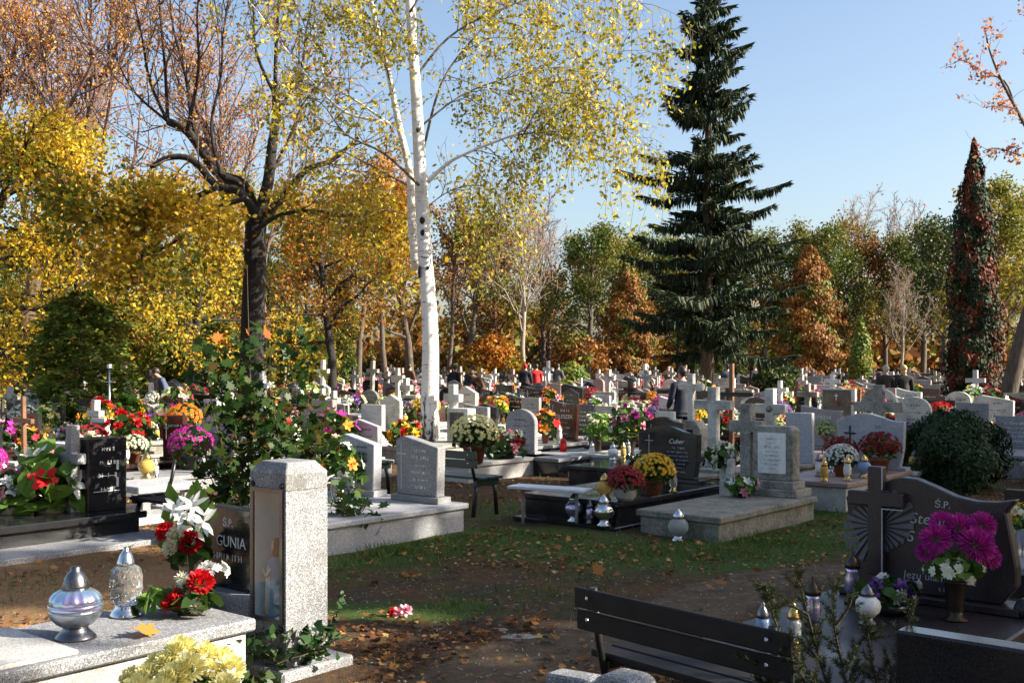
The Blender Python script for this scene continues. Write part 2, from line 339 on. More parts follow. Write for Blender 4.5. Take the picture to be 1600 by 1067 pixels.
for nm, arr in (('path', pa), ('grass', ga), ('dry', dry_sunlit)):
    at_ = me.attributes.new(nm, 'FLOAT', 'POINT'); at_.data.foreach_set('value', arr.ravel().astype(np.float32))
me.polygons.foreach_set('use_smooth', np.ones(len(fa), dtype=bool))
m, t, p, o = _nodes('ground'); co = coord(t)
def attr(n): a = t.nodes.new('ShaderNodeAttribute'); a.attribute_name = n; return a.outputs['Fac']
n1 = noise(t, co, 2.2, 8, .7); n2 = noise(t, co, 14, 6, .75); n3 = noise(t, co, 60, 4, .7)
soil = ramp(t, n2, [(.3, (.03,.021,.014)), (.5, (.06,.042,.027)), (.72, (.11,.078,.05))])
litter = ramp(t, noise(t, co, 26, 5, .8), [(.32, (.035,.02,.012)), (.5, (.11,.05,.02)), (.62, (.20,.10,.035)), (.75, (.30,.18,.07))])
gr_ = ramp(t, n3, [(.3, (.025,.045,.010)), (.55, (.06,.10,.018)), (.75, (.13,.14,.035))])
col = mix(t, ramp(t, n1, [(.40, 0.), (.60, .85)]), soil, litter)
mg = t.nodes.new('ShaderNodeMath'); mg.operation = 'ADD'; t.links.new(attr('grass'), mg.inputs[0]); t.links.new(n2, mg.inputs[1])
col = mix(t, ramp(t, mg.outputs[0], [(.72, 0.), (.98, 1.)]), col, gr_)
dry_sunlit_col = ramp(t, noise(t, co, 30, 6, .8), [(.3, (.13,.07,.035)), (.5, (.30,.17,.08)), (.68, (.42,.28,.14))]); dm = t.nodes.new('ShaderNodeMath'); dm.operation = 'MULTIPLY'; dm.inputs[1].default_value = .8; t.links.new(attr('dry'), dm.inputs[0]); col = mix(t, dm.outputs[0], col, dry_sunlit_col)  # tan straw colour with the sunlit brightening painted in
pathc = ramp(t, noise(t, co, 9, 9, .75), [(.3, (.075,.05,.032)), (.55, (.13,.092,.058)), (.75, (.22,.165,.105))])
pm = t.nodes.new('ShaderNodeMath'); pm.operation = 'ADD'; t.links.new(attr('path'), pm.inputs[0]); t.links.new(n2, pm.inputs[1])
col = mix(t, ramp(t, pm.outputs[0], [(.80, 0.), (1.05, 1.)]), col, pathc)
t.links.new(col, p.inputs['Base Color']); p.inputs['Roughness'].default_value = .95; p.inputs['Specular IOR Level'].default_value = .2
hb = t.nodes.new('ShaderNodeMath'); hb.operation = 'ADD'; t.links.new(n2, hb.inputs[0]); t.links.new(n3, hb.inputs[1]); bump(t, p, hb.outputs[0], .7, .03)
me.materials.append(m); g_ = link('ground', me); g_['kind'] = 'structure'

# ------------------------------------------------------------------ trees
def grow(g, p, d, L, r, lv, P, out, tips):
    n = P['seg'][lv]; pts = [p.copy()]; rad = [r]; q = p.copy(); dd = d.copy()
    re = r*P.get('taper', .35)
    for i in range(n):
        dd = (dd + Vector((g.gauss(0,1), g.gauss(0,1), g.gauss(0,1)))*P['wander'][lv] + Vector((0,0,1))*P['up'][lv]).normalized()
        q = q + dd*(L/n); pts.append(q.copy()); rad.append(r+(re-r)*(i+1)/n)
    out.append((pts, rad, lv))
    last = lv == P['levels']-1
    if last or lv >= P.get('leaf_from', 99):
        for i in range(1, n+1): tips.append((pts[i], dd))
    if last: return
    k = P['n'][lv]; s0 = P['start'][lv]
    for j in range(k):
        f = s0+(1-s0)*(j+g.random())/k; f = min(f, .999); i = int(f*n); a = f*n-i
        b = pts[i].lerp(pts[i+1], a); ax = (pts[i+1]-pts[i]).normalized()
        ang = R(g.gauss(P['ang'][lv], 9)); az = g.uniform(0, 2*PI) if lv else (j*2.4+g.uniform(-.4,.4))
        o_ = ax.orthogonal().normalized(); o_.rotate(Matrix.Rotation(az, 3, ax))
        nd = (ax*math.cos(ang)+o_*math.sin(ang)).normalized()
        sh = P['len'][lv]*L*(1-P.get('cone', .45)*(f-s0)/(1-s0+1e-6) if lv == 0 else 1-.35*f)*g.uniform(.75, 1.2)
        grow(g, b, nd, sh, (r+(re-r)*f)*P['rr'][lv], lv+1, P, out, tips)
SIDES = [9, 6, 4, 3, 3]
def limbs_mesh(name, out, mat, minr=.0):
    mb = MB()
    for pts, rad, lv in out:
        mb.tube(pts, [max(x, minr) for x in rad], SIDES[min(lv, 4)])
    me = mb.mesh(name); me.polygons.foreach_set('use_smooth', np.ones(len(me.polygons), dtype=bool)); me.materials.append(mat); return me
def scatter(g, tips, n, sig):
    t = np.array([tuple(a) for a, _ in tips]); w_ = g.random(len(t))**2.2+.02; i = g.choice(len(t), n, p=w_/w_.sum())
    return t[i] + g.normal(size=(n, 3))*np.asarray(sig)
BROAD = dict(levels=4, seg=[7,6,4,3], wander=[.07,.16,.22,.25], up=[.05,.08,.06,.02], n=[14,7,5], start=[.28,.25,.3], ang=[52,45,40], len=[.42,.5,.5], rr=[.5,.55,.55], cone=.55, minr=.012)
SLIM = dict(BROAD, ang=[30,34,36], start=[.4,.3,.3], len=[.4,.5,.5], n=[16,6,4])
BARE = dict(BROAD, levels=4, n=[14,8,7], ang=[36,34,32], up=[.08,.16,.12,.05], len=[.5,.5,.5], start=[.3,.25,.25])
TREES = {}
def tree_proto(key, seed, P, h, r, nleaf, lsz, sig, mat, barkm, squash=1.0):
    g = random.Random(seed); gn = np.random.default_rng(seed); out = []; tips = []
    grow(g, Vector((0,0,-.3)), Vector((0,0,1)), h, r, 0, P, out, tips)
    tm = limbs_mesh('trunk', out, MT[barkm], .014); cm = None
    if nleaf:
        pos = scatter(gn, tips, nleaf, sig); pos[:, 2] = np.maximum(pos[:, 2], .4)
        cm = leaves('crown', pos, gn.uniform(.6, 1.3, nleaf)*lsz, MT[mat], OVAL if lsz > .3 else LEAF, fr=frames(nleaf, .4, gn))
    TREES[key] = (tm, cm)
def place_tree(key, name, label, loc, sc=1.0, rz=0, mat=None, group=None, cat='tree', bark_=None):
    tm, cm = TREES[key]; T = thing(name, label, cat, loc, rz, group, sc)
    a = link('trunk', tm, T)
    if bark_: setmat(a, MT[bark_])
    if cm:
        c = link('crown', cm, T)
        if mat: setmat(c, MT[mat])
    return T
tree_proto('b1', 1, BROAD, 11, .26, 10500, .24, (.36,.36,.30), 'crown_green', 'bark_brown')
tree_proto('b2', 2, BROAD, 11, .24, 9000, .24, (.36,.36,.30), 'crown_olive', 'bark_brown')
tree_proto('b3', 3, BROAD, 11, .28, 6000, .24, (.38,.38,.3), 'crown_orange', 'bark_brown')
tree_proto('s1', 4, SLIM, 12, .2, 3800, .26, (.3,.3,.3), 'crown_orange', 'bark_brown')
tree_proto('s2', 5, SLIM, 12, .2, 6000, .28, (.35,.35,.35), 'crown_green', 'bark_pale')
tree_proto('n1', 6, BARE, 12, .2, 260, .22, (.2,.2,.2), 'crown_pink', 'twig_red')
def blob_proto(key, seed, prof, n, lsz, mat, stem=.1, vert=True, lumps=.16):      # dense conifer / clipped shrub; prof: (z, radius) list
    g = np.random.default_rng(seed); z = np.array([a for a, _ in prof]); r = np.array([b for _, b in prof])
    zz = np.interp(g.random(n*4), np.cumsum((r+.05))/np.sum(r+.05), z); rr = np.interp(zz, z, r)
    th = g.uniform(0, 2*PI, n*4); lump = 1+lumps*np.sin(th*3+zz*2.1+seed)+lumps*.8*np.sin(th*5-zz*4.3)+lumps*.5*np.sin(zz*9+th*2)
    q = np.sqrt(g.uniform(.42, 1.06, n*4))*np.where(g.random(n*4) < .07, g.uniform(1.03,1.22,n*4), 1); keep = np.arange(n*4) % 4 == 0
    p = np.stack([np.cos(th)*rr*q*lump, np.sin(th)*rr*q*lump, zz+g.normal(size=n*4)*.04], 1)[keep]; th = th[keep]
    out = np.stack([np.cos(th), np.sin(th), np.full(n, .5)], 1)+g.normal(size=(n,3))*.55
    out /= np.linalg.norm(out, axis=1)[:, None]
    upv = np.tile([0,0,1.0], (n,1))+g.normal(size=(n,3))*.45+np.stack([np.cos(th),np.sin(th),np.zeros(n)],1)*.4
    a = np.cross(upv, out); a /= np.linalg.norm(a, axis=1)[:, None]; b = np.cross(out, a)
    if not vert: a, b, out = frames(n, .3, g)
    cm = leaves('crown', p, g.uniform(.6, 1.35, n)*lsz, MT[mat], LEAF, fr=(a, b, out))
    tm = MB().tube([(0,0,-.2), (.02,0,prof[-1][0]*.45), (0,.02,prof[-1][0]*.92)], [stem, stem*.7, stem*.15], 7).mesh('trunk', smooth=True, mat=MT['bark_brown'])
    TREES[key] = (tm, cm)
blob_proto('thuja', 21, [(0,.6),(.6,1.0),(2,1.15),(4,1.1),(5.6,.9),(6.6,.6),(7.2,.2)], 12000, .22, 'crown_thuja', vert=False, lumps=.26)
blob_proto('rust', 22, [(.2,1.2),(1,1.7),(3,1.9),(5.5,1.55),(7.4,.9),(8.4,.15)], 20000, .25, 'crown_rust', .16, lumps=.26)
blob_proto('column', 24, [(0,.35),(.5,.6),(1.8,.62),(3.2,.38),(4.2,.05)], 5000, .2, 'crown_thuja', .06, lumps=.06)
blob_proto('ball', 25, [(0,.35),(.3,.75),(.9,.85),(1.4,.6),(1.75,.1)], 4500, .17, 'crown_dark', .06, lumps=.05)
blob_proto('bush', 26, [(0,.7),(.5,1.3),(1.3,1.45),(2.2,1.1),(2.8,.3)], 6500, .24, 'crown_olive', .08, False)
blob_proto('ivycol', 27, [(0,.8),(2,1.1),(5,1.0),(7,1.2),(9,.7),(10,.2)], 9000, .34, 'crown_green', .2, False)

bark('birch_twig', (.06,.045,.035), (.20,.16,.12))
# birch in the middle -------------------------------------------------------------
def poly_limb(pix, Y, r0, r1, n=4, dy=0):
    """pixel way-points of one limb at its own distance -> smooth world polyline"""
    P = [pt(a, b, Y + k*dy) for k, (a, b) in enumerate(pix)]
    pts = []
    for i in range(len(P)-1):
        p0, p1, p2, p3 = P[max(i-1,0)], P[i], P[i+1], P[min(i+2,len(P)-1)]
        for j in range(n):
            s = j/n; pts.append(.5*((2*p1)+(p2-p0)*s+(2*p0-5*p1+4*p2-p3)*s*s+(3*p1-p0-3*p2+p3)*s**3))
    pts.append(P[-1]); N = len(pts)
    return pts, [r0+(r1-r0)*(i/(N-1))**.85 for i in range(N)]
def sub(g, limb, n, P, out, tips, lv0=1, start=.25, ang=50, ln=1.6, r=.02, droop=0):
    pts, rad = limb
    for j in range(n):
        f = (start+(1-start)*(j+g.random())/n)*(len(pts)-1); i = min(int(f), len(pts)-2)
        b = pts[i].lerp(pts[i+1], f-i); ax = (pts[i+1]-pts[i]).normalized(); o_ = ax.orthogonal().normalized()
        o_.rotate(Matrix.Rotation(g.uniform(0, 2*PI), 3, ax)); a = R(g.gauss(ang, 12))
        grow(g, b, (ax*math.cos(a)+o_*math.sin(a)).normalized(), ln*g.uniform(.6, 1.25), min(r, rad[i]*.8), lv0, P, out, tips)
def rebase(out, tips, B):
    return [([p-B for p in pts], rad, lv) for pts, rad, lv in out], [(p-B, d) for p, d in tips]
YB = 22.0; g = random.Random(77); gn = np.random.default_rng(77); out = []; tips = []
BT = dict(levels=4, seg=[5,6,5,4], wander=[.05,.12,.16,.2], up=[.05,.03,-.10,-.25], n=[6,6,4], start=[.3,.2,.2], ang=[45,45,40], len=[.5,.6,.6], rr=[.6,.55,.6])
trunk = poly_limb([(673,712),(671,640),(672,520),(664,400),(657,280),(650,150),(640,0),(630,-160),(622,-330),(618,-480)], YB, .215, .045, 4)
trunk[1][0] = .26
t2 = poly_limb([(650,420),(643,340),(640,270),(622,190),(606,110),(583,20),(570,-80),(556,-220)], YB+.35, .10, .03, 4)
wl = [(t2[0], t2[1], 0), (trunk[0], trunk[1], 0)]
L = []
for pix, dY, r0 in [([(610,195),(560,160),(512,128),(495,80),(470,40),(440,-10)], .5, .045), ([(600,190),(540,176),(490,130),(440,70),(400,15),(360,-30)], -.3, .05),
    ([(655,290),(600,240),(540,210),(500,160),(450,150)], -.5, .05), ([(655,300),(600,270),(530,235),(470,230)], .6, .04),
    ([(668,285),(700,255),(740,235),(800,212),(812,205),(850,140),(900,90)], -.5, .06), ([(800,212),(840,205),(870,180),(930,140),(990,40)], -.5, .03), ([(815,215),(860,150),(930,160),(990,230)], -.4, .025),
    ([(660,240),(690,130),(740,60),(790,10),(830,-40)], .8, .05), ([(650,120),(700,60),(770,20),(860,-10),(950,-20)], .2, .045), ([(640,20),(690,-40),(800,-60),(930,-40),(1020,20)], -.9, .04),
    ([(640,60),(600,0),(540,-50),(480,-60)], .9, .04), ([(660,330),(700,300),(745,290),(790,300)], .9, .022), ([(650,340),(600,330),(560,350)], .9, .02), ([(655,200),(720,150),(800,120),(880,105)], .6, .035)]:
    l = poly_limb(pix, YB+dY, r0*.68, .006, 4, dy=.12 if dY > 0 else -.1); L.append(l); (wl if len(L) in (1,2,5) else out).append((l[0], l[1], 1))
for i, l in enumerate(L): sub(g, l, 16, BT, out, tips, 2, .22, 55, 1.1, .013)
sub(g, (trunk[0][26:], trunk[1][26:]), 26, BT, out, tips, 1, .05, 50, 2.2, .03); sub(g, (t2[0][12:], t2[1][12:]), 12, BT, out, tips, 1, .1, 50, 1.6, .02)
hang = []
for k, (pos, d) in enumerate(tips):                     # pendulous twigs carry most of the leaves
    if k % 3 == 0 and pos.y > 1:
        Ln = g.uniform(.25, 1.15) if pos.x > -1.5 else g.uniform(.15, .5)
        q = [pos, pos+Vector((g.gauss(0,.06), g.gauss(0,.06), -Ln*.5)), pos+Vector((g.gauss(0,.1), g.gauss(0,.1), -Ln))]
        out.append((q, [.004,.004,.003], 4)); hang += [(q[0].lerp(q[2], f), d) for f in np.linspace(.1, 1, max(2, int(Ln*9)))]
B = Vector((trunk[0][0].x, YB, 0)); wl2, _ = rebase(wl, [], B); o2, tp = rebase(out, tips+hang*2, B)
T = thing('birch_tree', 'tall white birch trunk with yellow-green drooping leaves in the middle', 'tree', B)
link('trunk', limbs_mesh('trunk', wl2, MT['bark_birch'], .006), T); stuff(link('branches', limbs_mesh('branches', o2, MT['birch_twig'], .0035), T))
n = 24000; pos = scatter(gn, tp, n, (.10,.10,.11))
link('crown', leaves('crown', pos, gn.uniform(.6,1.25,n)*.115, MT['crown_birch'], LEAF, fr=frames(n, 0, gn)), T)
                                         # dark knot scars on the trunk
for px, py, s in [(662,346,.10),(660,365,.09),(653,425,.17),(670,420,.05),(655,205,.07),(652,85,.06)]:
    i = min(range(len(trunk[0])), key=lambda i: abs(proj(trunk[0][i])[1]-py)); c = trunk[0][i]; r_ = trunk[1][i]
    q = pt(px, py, YB); dx = max(-.92, min(.92, (q.x-c.x)/r_)); yy = -math.sqrt(1-dx*dx)*r_
    m_ = Matrix.Translation(Vector((c.x+dx*r_, c.y+yy, q.z))-B) @ Matrix.Rotation(math.atan2(yy, dx), 4, 'Z') @ Matrix.Rotation(R(90), 4, 'Y')
    MB().lathe([(s*.8,-.02),(s*.55,.012),(s*.2,.022)], 9, m=m_).build('knot', MT['bark_dark'], T)

# dark maple on the left -----------------------------------------------------------
YM = 25.0; g = random.Random(5); gn = np.random.default_rng(5); out = []; tips = []; wl = []
MP = dict(levels=4, seg=[5,6,5,4], wander=[.05,.10,.14,.2], up=[.05,.12,.12,.05], n=[6,5,4], start=[.3,.25,.2], ang=[40,38,40], len=[.5,.5,.55], rr=[.6,.55,.55])
for pix, dY, r0, r1, k in [([(390,690),(392,600),(395,500),(398,420),(400,350),(403,330)],0,.30,.23,0), ([(402,345),(380,290),(345,275),(318,240),(292,205),(262,190)],.2,.16,.09,6), ([(402,345),(418,290),(425,230),(432,180),(430,140)],.1,.17,.10,6),
    ([(403,340),(375,300),(340,292),(300,250),(262,247),(235,262)],-.8,.12,.05,8), ([(404,350),(450,300),(480,265),(520,250),(560,215)],-.4,.11,.04,8), ([(318,240),(300,190),(290,120),(270,40),(262,-60)],.3,.06,.015,10), ([(262,190),(258,110),(250,20),(246,-70)],.4,.055,.012,10),
    ([(262,190),(235,130),(222,60),(205,-20)],-.3,.05,.012,9), ([(292,205),(310,110),(308,20),(318,-60)],-.5,.05,.012,9), ([(262,190),(215,150),(190,110),(170,60)],.2,.04,.01,8), ([(300,170),(285,90),(280,0)],.8,.035,.01,7), ([(430,140),(432,60),(440,-40),(450,-120)],.2,.06,.015,10), ([(430,150),(400,80),(395,0),(380,-80)],.6,.05,.012,9),
    ([(432,180),(470,110),(480,40),(500,-40)],-.4,.05,.012,9), ([(345,275),(330,200),(345,120),(350,40),(365,-40)],-.6,.05,.012,10), ([(340,292),(300,310),(240,330),(180,345),(130,330)],-1.5,.07,.02,12), ([(400,360),(440,335),(500,330),(560,345)],-1.2,.06,.02,10), ([(385,310),(330,330),(270,380),(220,400)],-1.8,.06,.02,10), ([(408,300),(450,220),(475,160),(520,110)],.5,.05,.015,9)]:
    l = poly_limb(pix, YM+dY, r0, r1, 4); wl.append((l[0], l[1], 0 if k == 0 else 1))
    if k: sub(g, l, k, MP, out, tips, 2, .15, 40, 1.5, .02)
B = Vector((pt(390,690,YM).x, YM, 0)); w2, _ = rebase(wl, [], B); o2, tp = rebase(out, tips, B)
T = thing('maple_tree', 'dark-trunked maple with upright bare shoots and yellow lower leaves, left of birch', 'tree', B)
link('trunk', limbs_mesh('trunk', w2, MT['bark_dark'], .01), T); stuff(link('branches', limbs_mesh('branches', o2, MT['twig_red'], .006), T))
low = [t_ for t_ in tp if t_[0].z < 5.6]; n = 7000
pos = scatter(gn, low, n, (.34,.34,.26)); link('crown', leaves('crown', pos, gn.uniform(.6,1.3,n)*.12, MT['crown_maple'], MAPLE, fr=frames(n,.5,gn)), T)
n = 4600; pos = scatter(gn, tp, n, (.18,.18,.15)); link('upper_leaves', leaves('upper_leaves', pos, gn.uniform(.6,1.2,n)*.11, MT['crown_amber'], LEAF, fr=frames(n,.2,gn)), T)

# yellow maples and bare tree at far left
tree_proto('maple', 31, dict(BROAD, start=[.36,.2,.25], ang=[66,48,42], n=[14,7,5], up=[.04,.03,.03,0], len=[.50,.5,.5]), 7.8, .2, 12000, .14, (.34,.34,.22), 'crown_maple', 'bark_dark')
me_, cm_ = TREES['maple']; cm_.name = 'crown'
for px, Y, sc, lab in [(150, 29, .98, 'low golden maple, left of dark maple trunk'), (-60, 27, .95, 'golden maple cut by the left edge of the picture'), (300, 36, .9, 'yellow-green maple behind the dark maple trunk'), (520, 40, 1.0, 'orange-yellow maple between dark maple and birch')]:
    place_tree('maple', 'golden_maple', lab, ((px-800)/F*Y, Y, 0), sc, px*.1, 'crown_orange' if px == 520 else None, 'golden maples on the left')
tree_proto('bare', 33, dict(BARE, n=[12,9,8]), 15, .30, 5200, .13, (.28,.28,.24), 'crown_amber', 'twig_red')
for px, Y, sc, lab in [(20, 38, 1.0, 'tall nearly bare tree with pinkish leaves at left edge'), (190, 48, 1.02, 'tall bare reddish tree behind the golden maples'), (430, 52, 1.0, 'tall bare tree behind the dark maple trunk'), (-120, 44, 1.1, 'bare tree beyond the left edge')]:
    place_tree('bare', 'bare_tree', lab, ((px-800)/F*Y, Y, 0), sc, px*.13, None, 'bare trees on the left')

# spruce ---------------------------------------------------------------------------
def spruce(name, label, loc, h, R0, seed, n_br, mat='crown_spruce', dens=1.0):
    g = random.Random(seed); T = thing(name, label, 'tree', loc, 0); br = MB(); P = []; D = []; Z = []
    for k in range(n_br):
        f = min(.995, max(0, (k//5*5+2.5+g.gauss(0,3.5))/n_br)); z = h*(.13+.86*f); Rm = R0*(1-f)**.72*g.choice((.4,.55,.75,.95,1.1,1.25))*g.uniform(.85, 1.1)*min(1, .62+f*1.9)+.1
        if g.random() < .16: continue
        az = k*1.2566+(k//5)*.7+g.gauss(0,.22); dx, dy = math.cos(az), math.sin(az); pts = []
        for i in range(8):
            s = i/7; dz = .12*Rm*s-.42*Rm*s*s*(1.15-.5*f)+.95*Rm*max(0, s-.5)**1.5
            pts.append(Vector((dx*Rm*s, dy*Rm*s, z+dz)))
        br.tube(pts, [.035*(1-f)+.012-.0013*i*(1-f) for i in range(8)], 3)
        m = int((26+52*Rm)*dens)
        for j in range(m):
            s = .06+.96*g.random()**.8; s = min(s, .999); i = int(s*7); q = pts[i].lerp(pts[min(i+1,7)], s*7-i)
            side = g.choice((-1,1)); sp = g.uniform(0, .30*Rm*(1.05-s)+.06)
            q = q+Vector((-dy, dx, 0))*side*sp+Vector((dx,dy,0))*sp*.3+Vector((0,0,-abs(g.gauss(0,.05))))
            L = g.uniform(.14,.44)*(1.15-.5*s); d = Vector((dx*.35*g.random()-dy*side*.3, dy*.35*g.random()+dx*side*.3, -1+.9*(s > .9))).normalized() if g.random() < .72 else Vector((dx-dy*side*.8, dy+dx*side*.8, .25)).normalized()
            P.append(tuple(q)); D.append(tuple(d)); Z.append(L)
    P = np.array(P); D = np.array(D); n = len(P); gn = np.random.default_rng(seed); t = gn.normal(size=(n,3)); a = np.cross(D, t); a /= np.linalg.norm(a,axis=1)[:,None]
    SPRIG = np.array([(-.05,0,0),(.05,0,0),(.10,.5,.03),(.0,1,0),(-.10,.5,-.03)])
    MB().tube([(0,0,-.2),(0,0,h*.3),(.05,0,h*.7),(0,0,h)], [h*.017,h*.012,h*.006,.01], 9).build('trunk', MT['bark_brown'], T, smooth=True)
    stuff(br.build('branches', MT['bark_dark'], T))
    link('crown', leaves('crown', P, np.array(Z), MT[mat], SPRIG, fr=(a, D, np.cross(a, D))), T)
    return T
YS = 40.0
spruce('spruce_tree', 'tall dark ragged spruce rising out of the picture top', ((1105-800)/F*YS, YS, 0), 16.6, 3.6, 5, 165, dens=3.2)
# red-brown columnar cypress and leaning tree at the right
blob_proto('cypress', 23, [(0,1.0),(.5,1.25),(2.5,1.15),(5,1.05),(7.2,.75),(8.8,.35),(9.7,.05)], 34000, .17, 'crown_cypress', .18, lumps=.17)
p_ = at(1522, 662); place_tree('cypress', 'red_cypress', 'tall narrow dark cypress with rust-red dead foliage at right', p_, 1.0, .6).scale = (.64,.64,.87)
YR = 30.0; g = random.Random(9); gn = np.random.default_rng(9); out = []; tips = []; wl = []
for pix, dY, r0, r1, k in [([(1566,668),(1580,600),(1597,530),(1625,430),(1650,300),(1665,150),(1670,0)],0,.27,.12,0), ([(1655,300),(1620,230),(1585,165),(1562,120),(1545,75),(1540,48)],-.3,.07,.015,12), ([(1585,165),(1570,128),(1535,112),(1505,95),(1490,100)],-.3,.03,.008,9), ([(1620,240),(1590,175),(1560,168),(1535,168)],-.6,.02,.006,6), ([(1655,300),(1620,255),(1590,242),(1555,232),(1535,237)],.4,.04,.008,10), ([(1660,200),(1640,100),(1610,30),(1600,-40)],.5,.05,.012,9), ([(1665,150),(1700,60),(1720,-40)],0,.06,.015,8), ([(1650,320),(1720,250),(1770,150)],0,.07,.02,8)]:
    l = poly_limb(pix, YR+dY, r0, r1, 4); wl.append((l[0], l[1], 0 if k == 0 else 1))
    if k: sub(g, l, k, dict(MP, n=[5,3,3]), out, tips, 3, .3, 50, .7, .008)
B = Vector((wl[0][0][0].x, YR, 0)); w2, _ = rebase(wl, [], B); o2, tp = rebase(out, tips, B)
T = thing('leaning_tree', 'leaning tree at right edge with sparse reddish leaves against the sky', 'tree', B)
link('trunk', limbs_mesh('trunk', w2, MT['bark_brown'], .008), T); stuff(link('branches', limbs_mesh('branches', o2, MT['twig_red'], .005), T))
n = 900; pos = scatter(gn, tp, n, (.08,.08,.08)); link('crown', leaves('crown', pos, gn.uniform(.6,1.3,n)*.13, MT['crown_pink'], LEAF, fr=frames(n,0,gn)), T)

# far tree line: (px, top row, distance, kind, material, description)
FAR = [(560,270,62,'s1','crown_orange','orange slender tree behind the graves just left of birch'),(603,300,58,'s1','crown_orange','pale straight trunk with orange crown left of birch'),(640,300,75,'b3','crown_orange','orange broad tree behind the birch trunk'),
 (700,340,72,'s1','crown_rust','rusty slender tree just right of birch'),(735,335,88,'b3','crown_rust','rusty broad tree right of birch'),(780,338,90,'b2','crown_olive','olive tree between birch and bare tree'),
 (822,312,70,'n1',None,'tall bare grey tree between birch and spruce'),(850,330,95,'n1',None,'bare pale tree behind the tall bare one'),(860,420,96,'b3','crown_orange','low orange tree behind the bare trees'),
 (925,345,84,'b1','crown_green','tall green tree left of the spruce'),(960,352,92,'b1','crown_olive','olive-green tree left of the spruce'),(1015,362,90,'b1','crown_green','green tree touching the spruce on its left'),(1060,365,97,'b2','crown_olive','olive tree behind the spruce trunk'),
 (1130,370,90,'b1','crown_dark','dark tree behind the spruce'),(1190,360,88,'b1','crown_green','green tree behind the right side of spruce'),(1240,345,92,'b1','crown_green','green tree right of the spruce'),(1290,345,86,'b1','crown_green','green tree between spruce and rusty conifer'),
 (1335,355,95,'b3','crown_rust','rusty tree right of the rusty conifer'),(1350,330,105,'n1',None,'bare reddish tree on the right skyline'),(1395,335,104,'n1',None,'second bare tree on the right skyline'),(1410,430,66,'n1',None,'slender pale-trunked pollard left of the cypress'),
 (1385,375,92,'b2','crown_rust','brownish tree under the bare skyline trees'),(1440,350,88,'b1','crown_green','green tree left of the cypress'),(1480,330,80,'b1','crown_dark','dark green tree touching the cypress'),
 (1570,280,52,'b2','crown_olive','yellow-green tree right of the cypress'),(1625,300,56,'b1','crown_olive','olive tree at the right edge behind leaning tree'),(1545,400,75,'b1','crown_green','green tree behind the cypress'),
 (480,330,80,'b1','crown_olive','olive tree behind dark maple'),(420,360,85,'b1','crown_green','green tree seen under the maple branches'),(345,380,84,'b2','crown_olive','olive tree under the golden maples'),(270,390,88,'b1','crown_green','green tree far behind golden maples'),(200,380,92,'b2','crown_orange','orange tree far behind golden maples'),(120,370,86,'b1','crown_green','green tree at far left'),(50,380,90,'b2','crown_olive','olive tree at far left'),(-20,360,84,'b1','crown_green','green tree at the left picture edge')]
for i, (px, ty, Y, k, mt, lab) in enumerate(FAR):
    h = H+(HZ-ty)*Y/F; base = {'b1':12.4,'b2':12.4,'b3':12.4,'s1':12.6,'s2':12.6,'n1':13.2}[k]
    place_tree(k, {'b':'broadleaf_tree','s':'slender_tree','n':'leafless_tree'}[k[0]], lab, ((px-800)/F*Y, Y, 0), h/base, i*1.7, mt, 'far tree line', bark_='bark_pale' if k == 'n1' and i % 2 == 0 else None)
for i, (px, ty, by, k, mt, nm, lab) in enumerate([(980,410,604,'rust',None,'rust_conifer','rust-brown cone-shaped conifer left of the spruce'),(1265,385,607,'rust',None,'rust_conifer','rust-brown cone-shaped conifer right of the spruce'),(1345,495,615,'column',None,'thuja','slim bright green thuja column left of standing couple'),
   (893,563,622,'ball','crown_thuja','round_bush','small clipped bright green bush in the middle distance'),(212,563,640,'ball','crown_dark','round_bush','dark green clipped round bush at left'),(125,455,690,'thuja',None,'thuja','large green-gold thuja at left'),(60,500,650,'thuja','crown_green','thuja','green thuja half hidden by the larger one'),(215,480,640,'thuja','crown_olive','thuja','yellowish thuja behind the round bush'),
   (20,490,640,'bush','crown_olive','shrub','yellow-green shrub at left edge'),(290,470,630,'bush','crown_green','shrub','green shrub behind the stooping person at left'),(345,500,636,'bush','crown_thuja','shrub','light green shrub just left of the dark maple trunk'),(460,490,625,'bush','crown_olive','shrub','olive shrub between dark maple and ivy-covered trunk'),(165,440,632,'bush','crown_green','shrub','tall green shrub under the golden maples'),(770,520,610,'bush','crown_orange','shrub','low orange shrub right of birch'),(905,520,610,'bush','crown_rust','shrub','low rusty shrub left of the rust conifer'),(1085,480,612,'ivycol','crown_dark','ivy_tree','dark tree hugging the spruce foot on its left'),(535,440,618,'ivycol','crown_green','ivy_tree','ivy-covered tree trunk left of birch'),(1215,560,640,'bush','crown_dark','shrub','dark low shrub under the spruce'),(1150,470,615,'ivycol','crown_dark','ivy_tree','dark ivy-covered tree under the spruce'),(1120,500,612,'ivycol','crown_dark','ivy_tree','dark ivy-covered trunk just behind the spruce')]):
    L0 = at(px, by); h = H+(HZ-ty)*L0.y/F; base = {'rust':8.4,'column':4.2,'ball':1.8,'thuja':7.3,'bush':2.9,'ivycol':10.1}[k]
    s = h/base; T = place_tree(k, nm, lab, L0, s, i*1.3, mt, None, 'shrub' if k in ('ball','bush') else 'tree')
    if k == 'rust': T.scale = (s*.82, s*.82, s)
    if k == 'thuja': T.scale = (s*1.25, s*1.25, s) if lab[:5] != 'large' else (s*1.9, s*1.6, s)
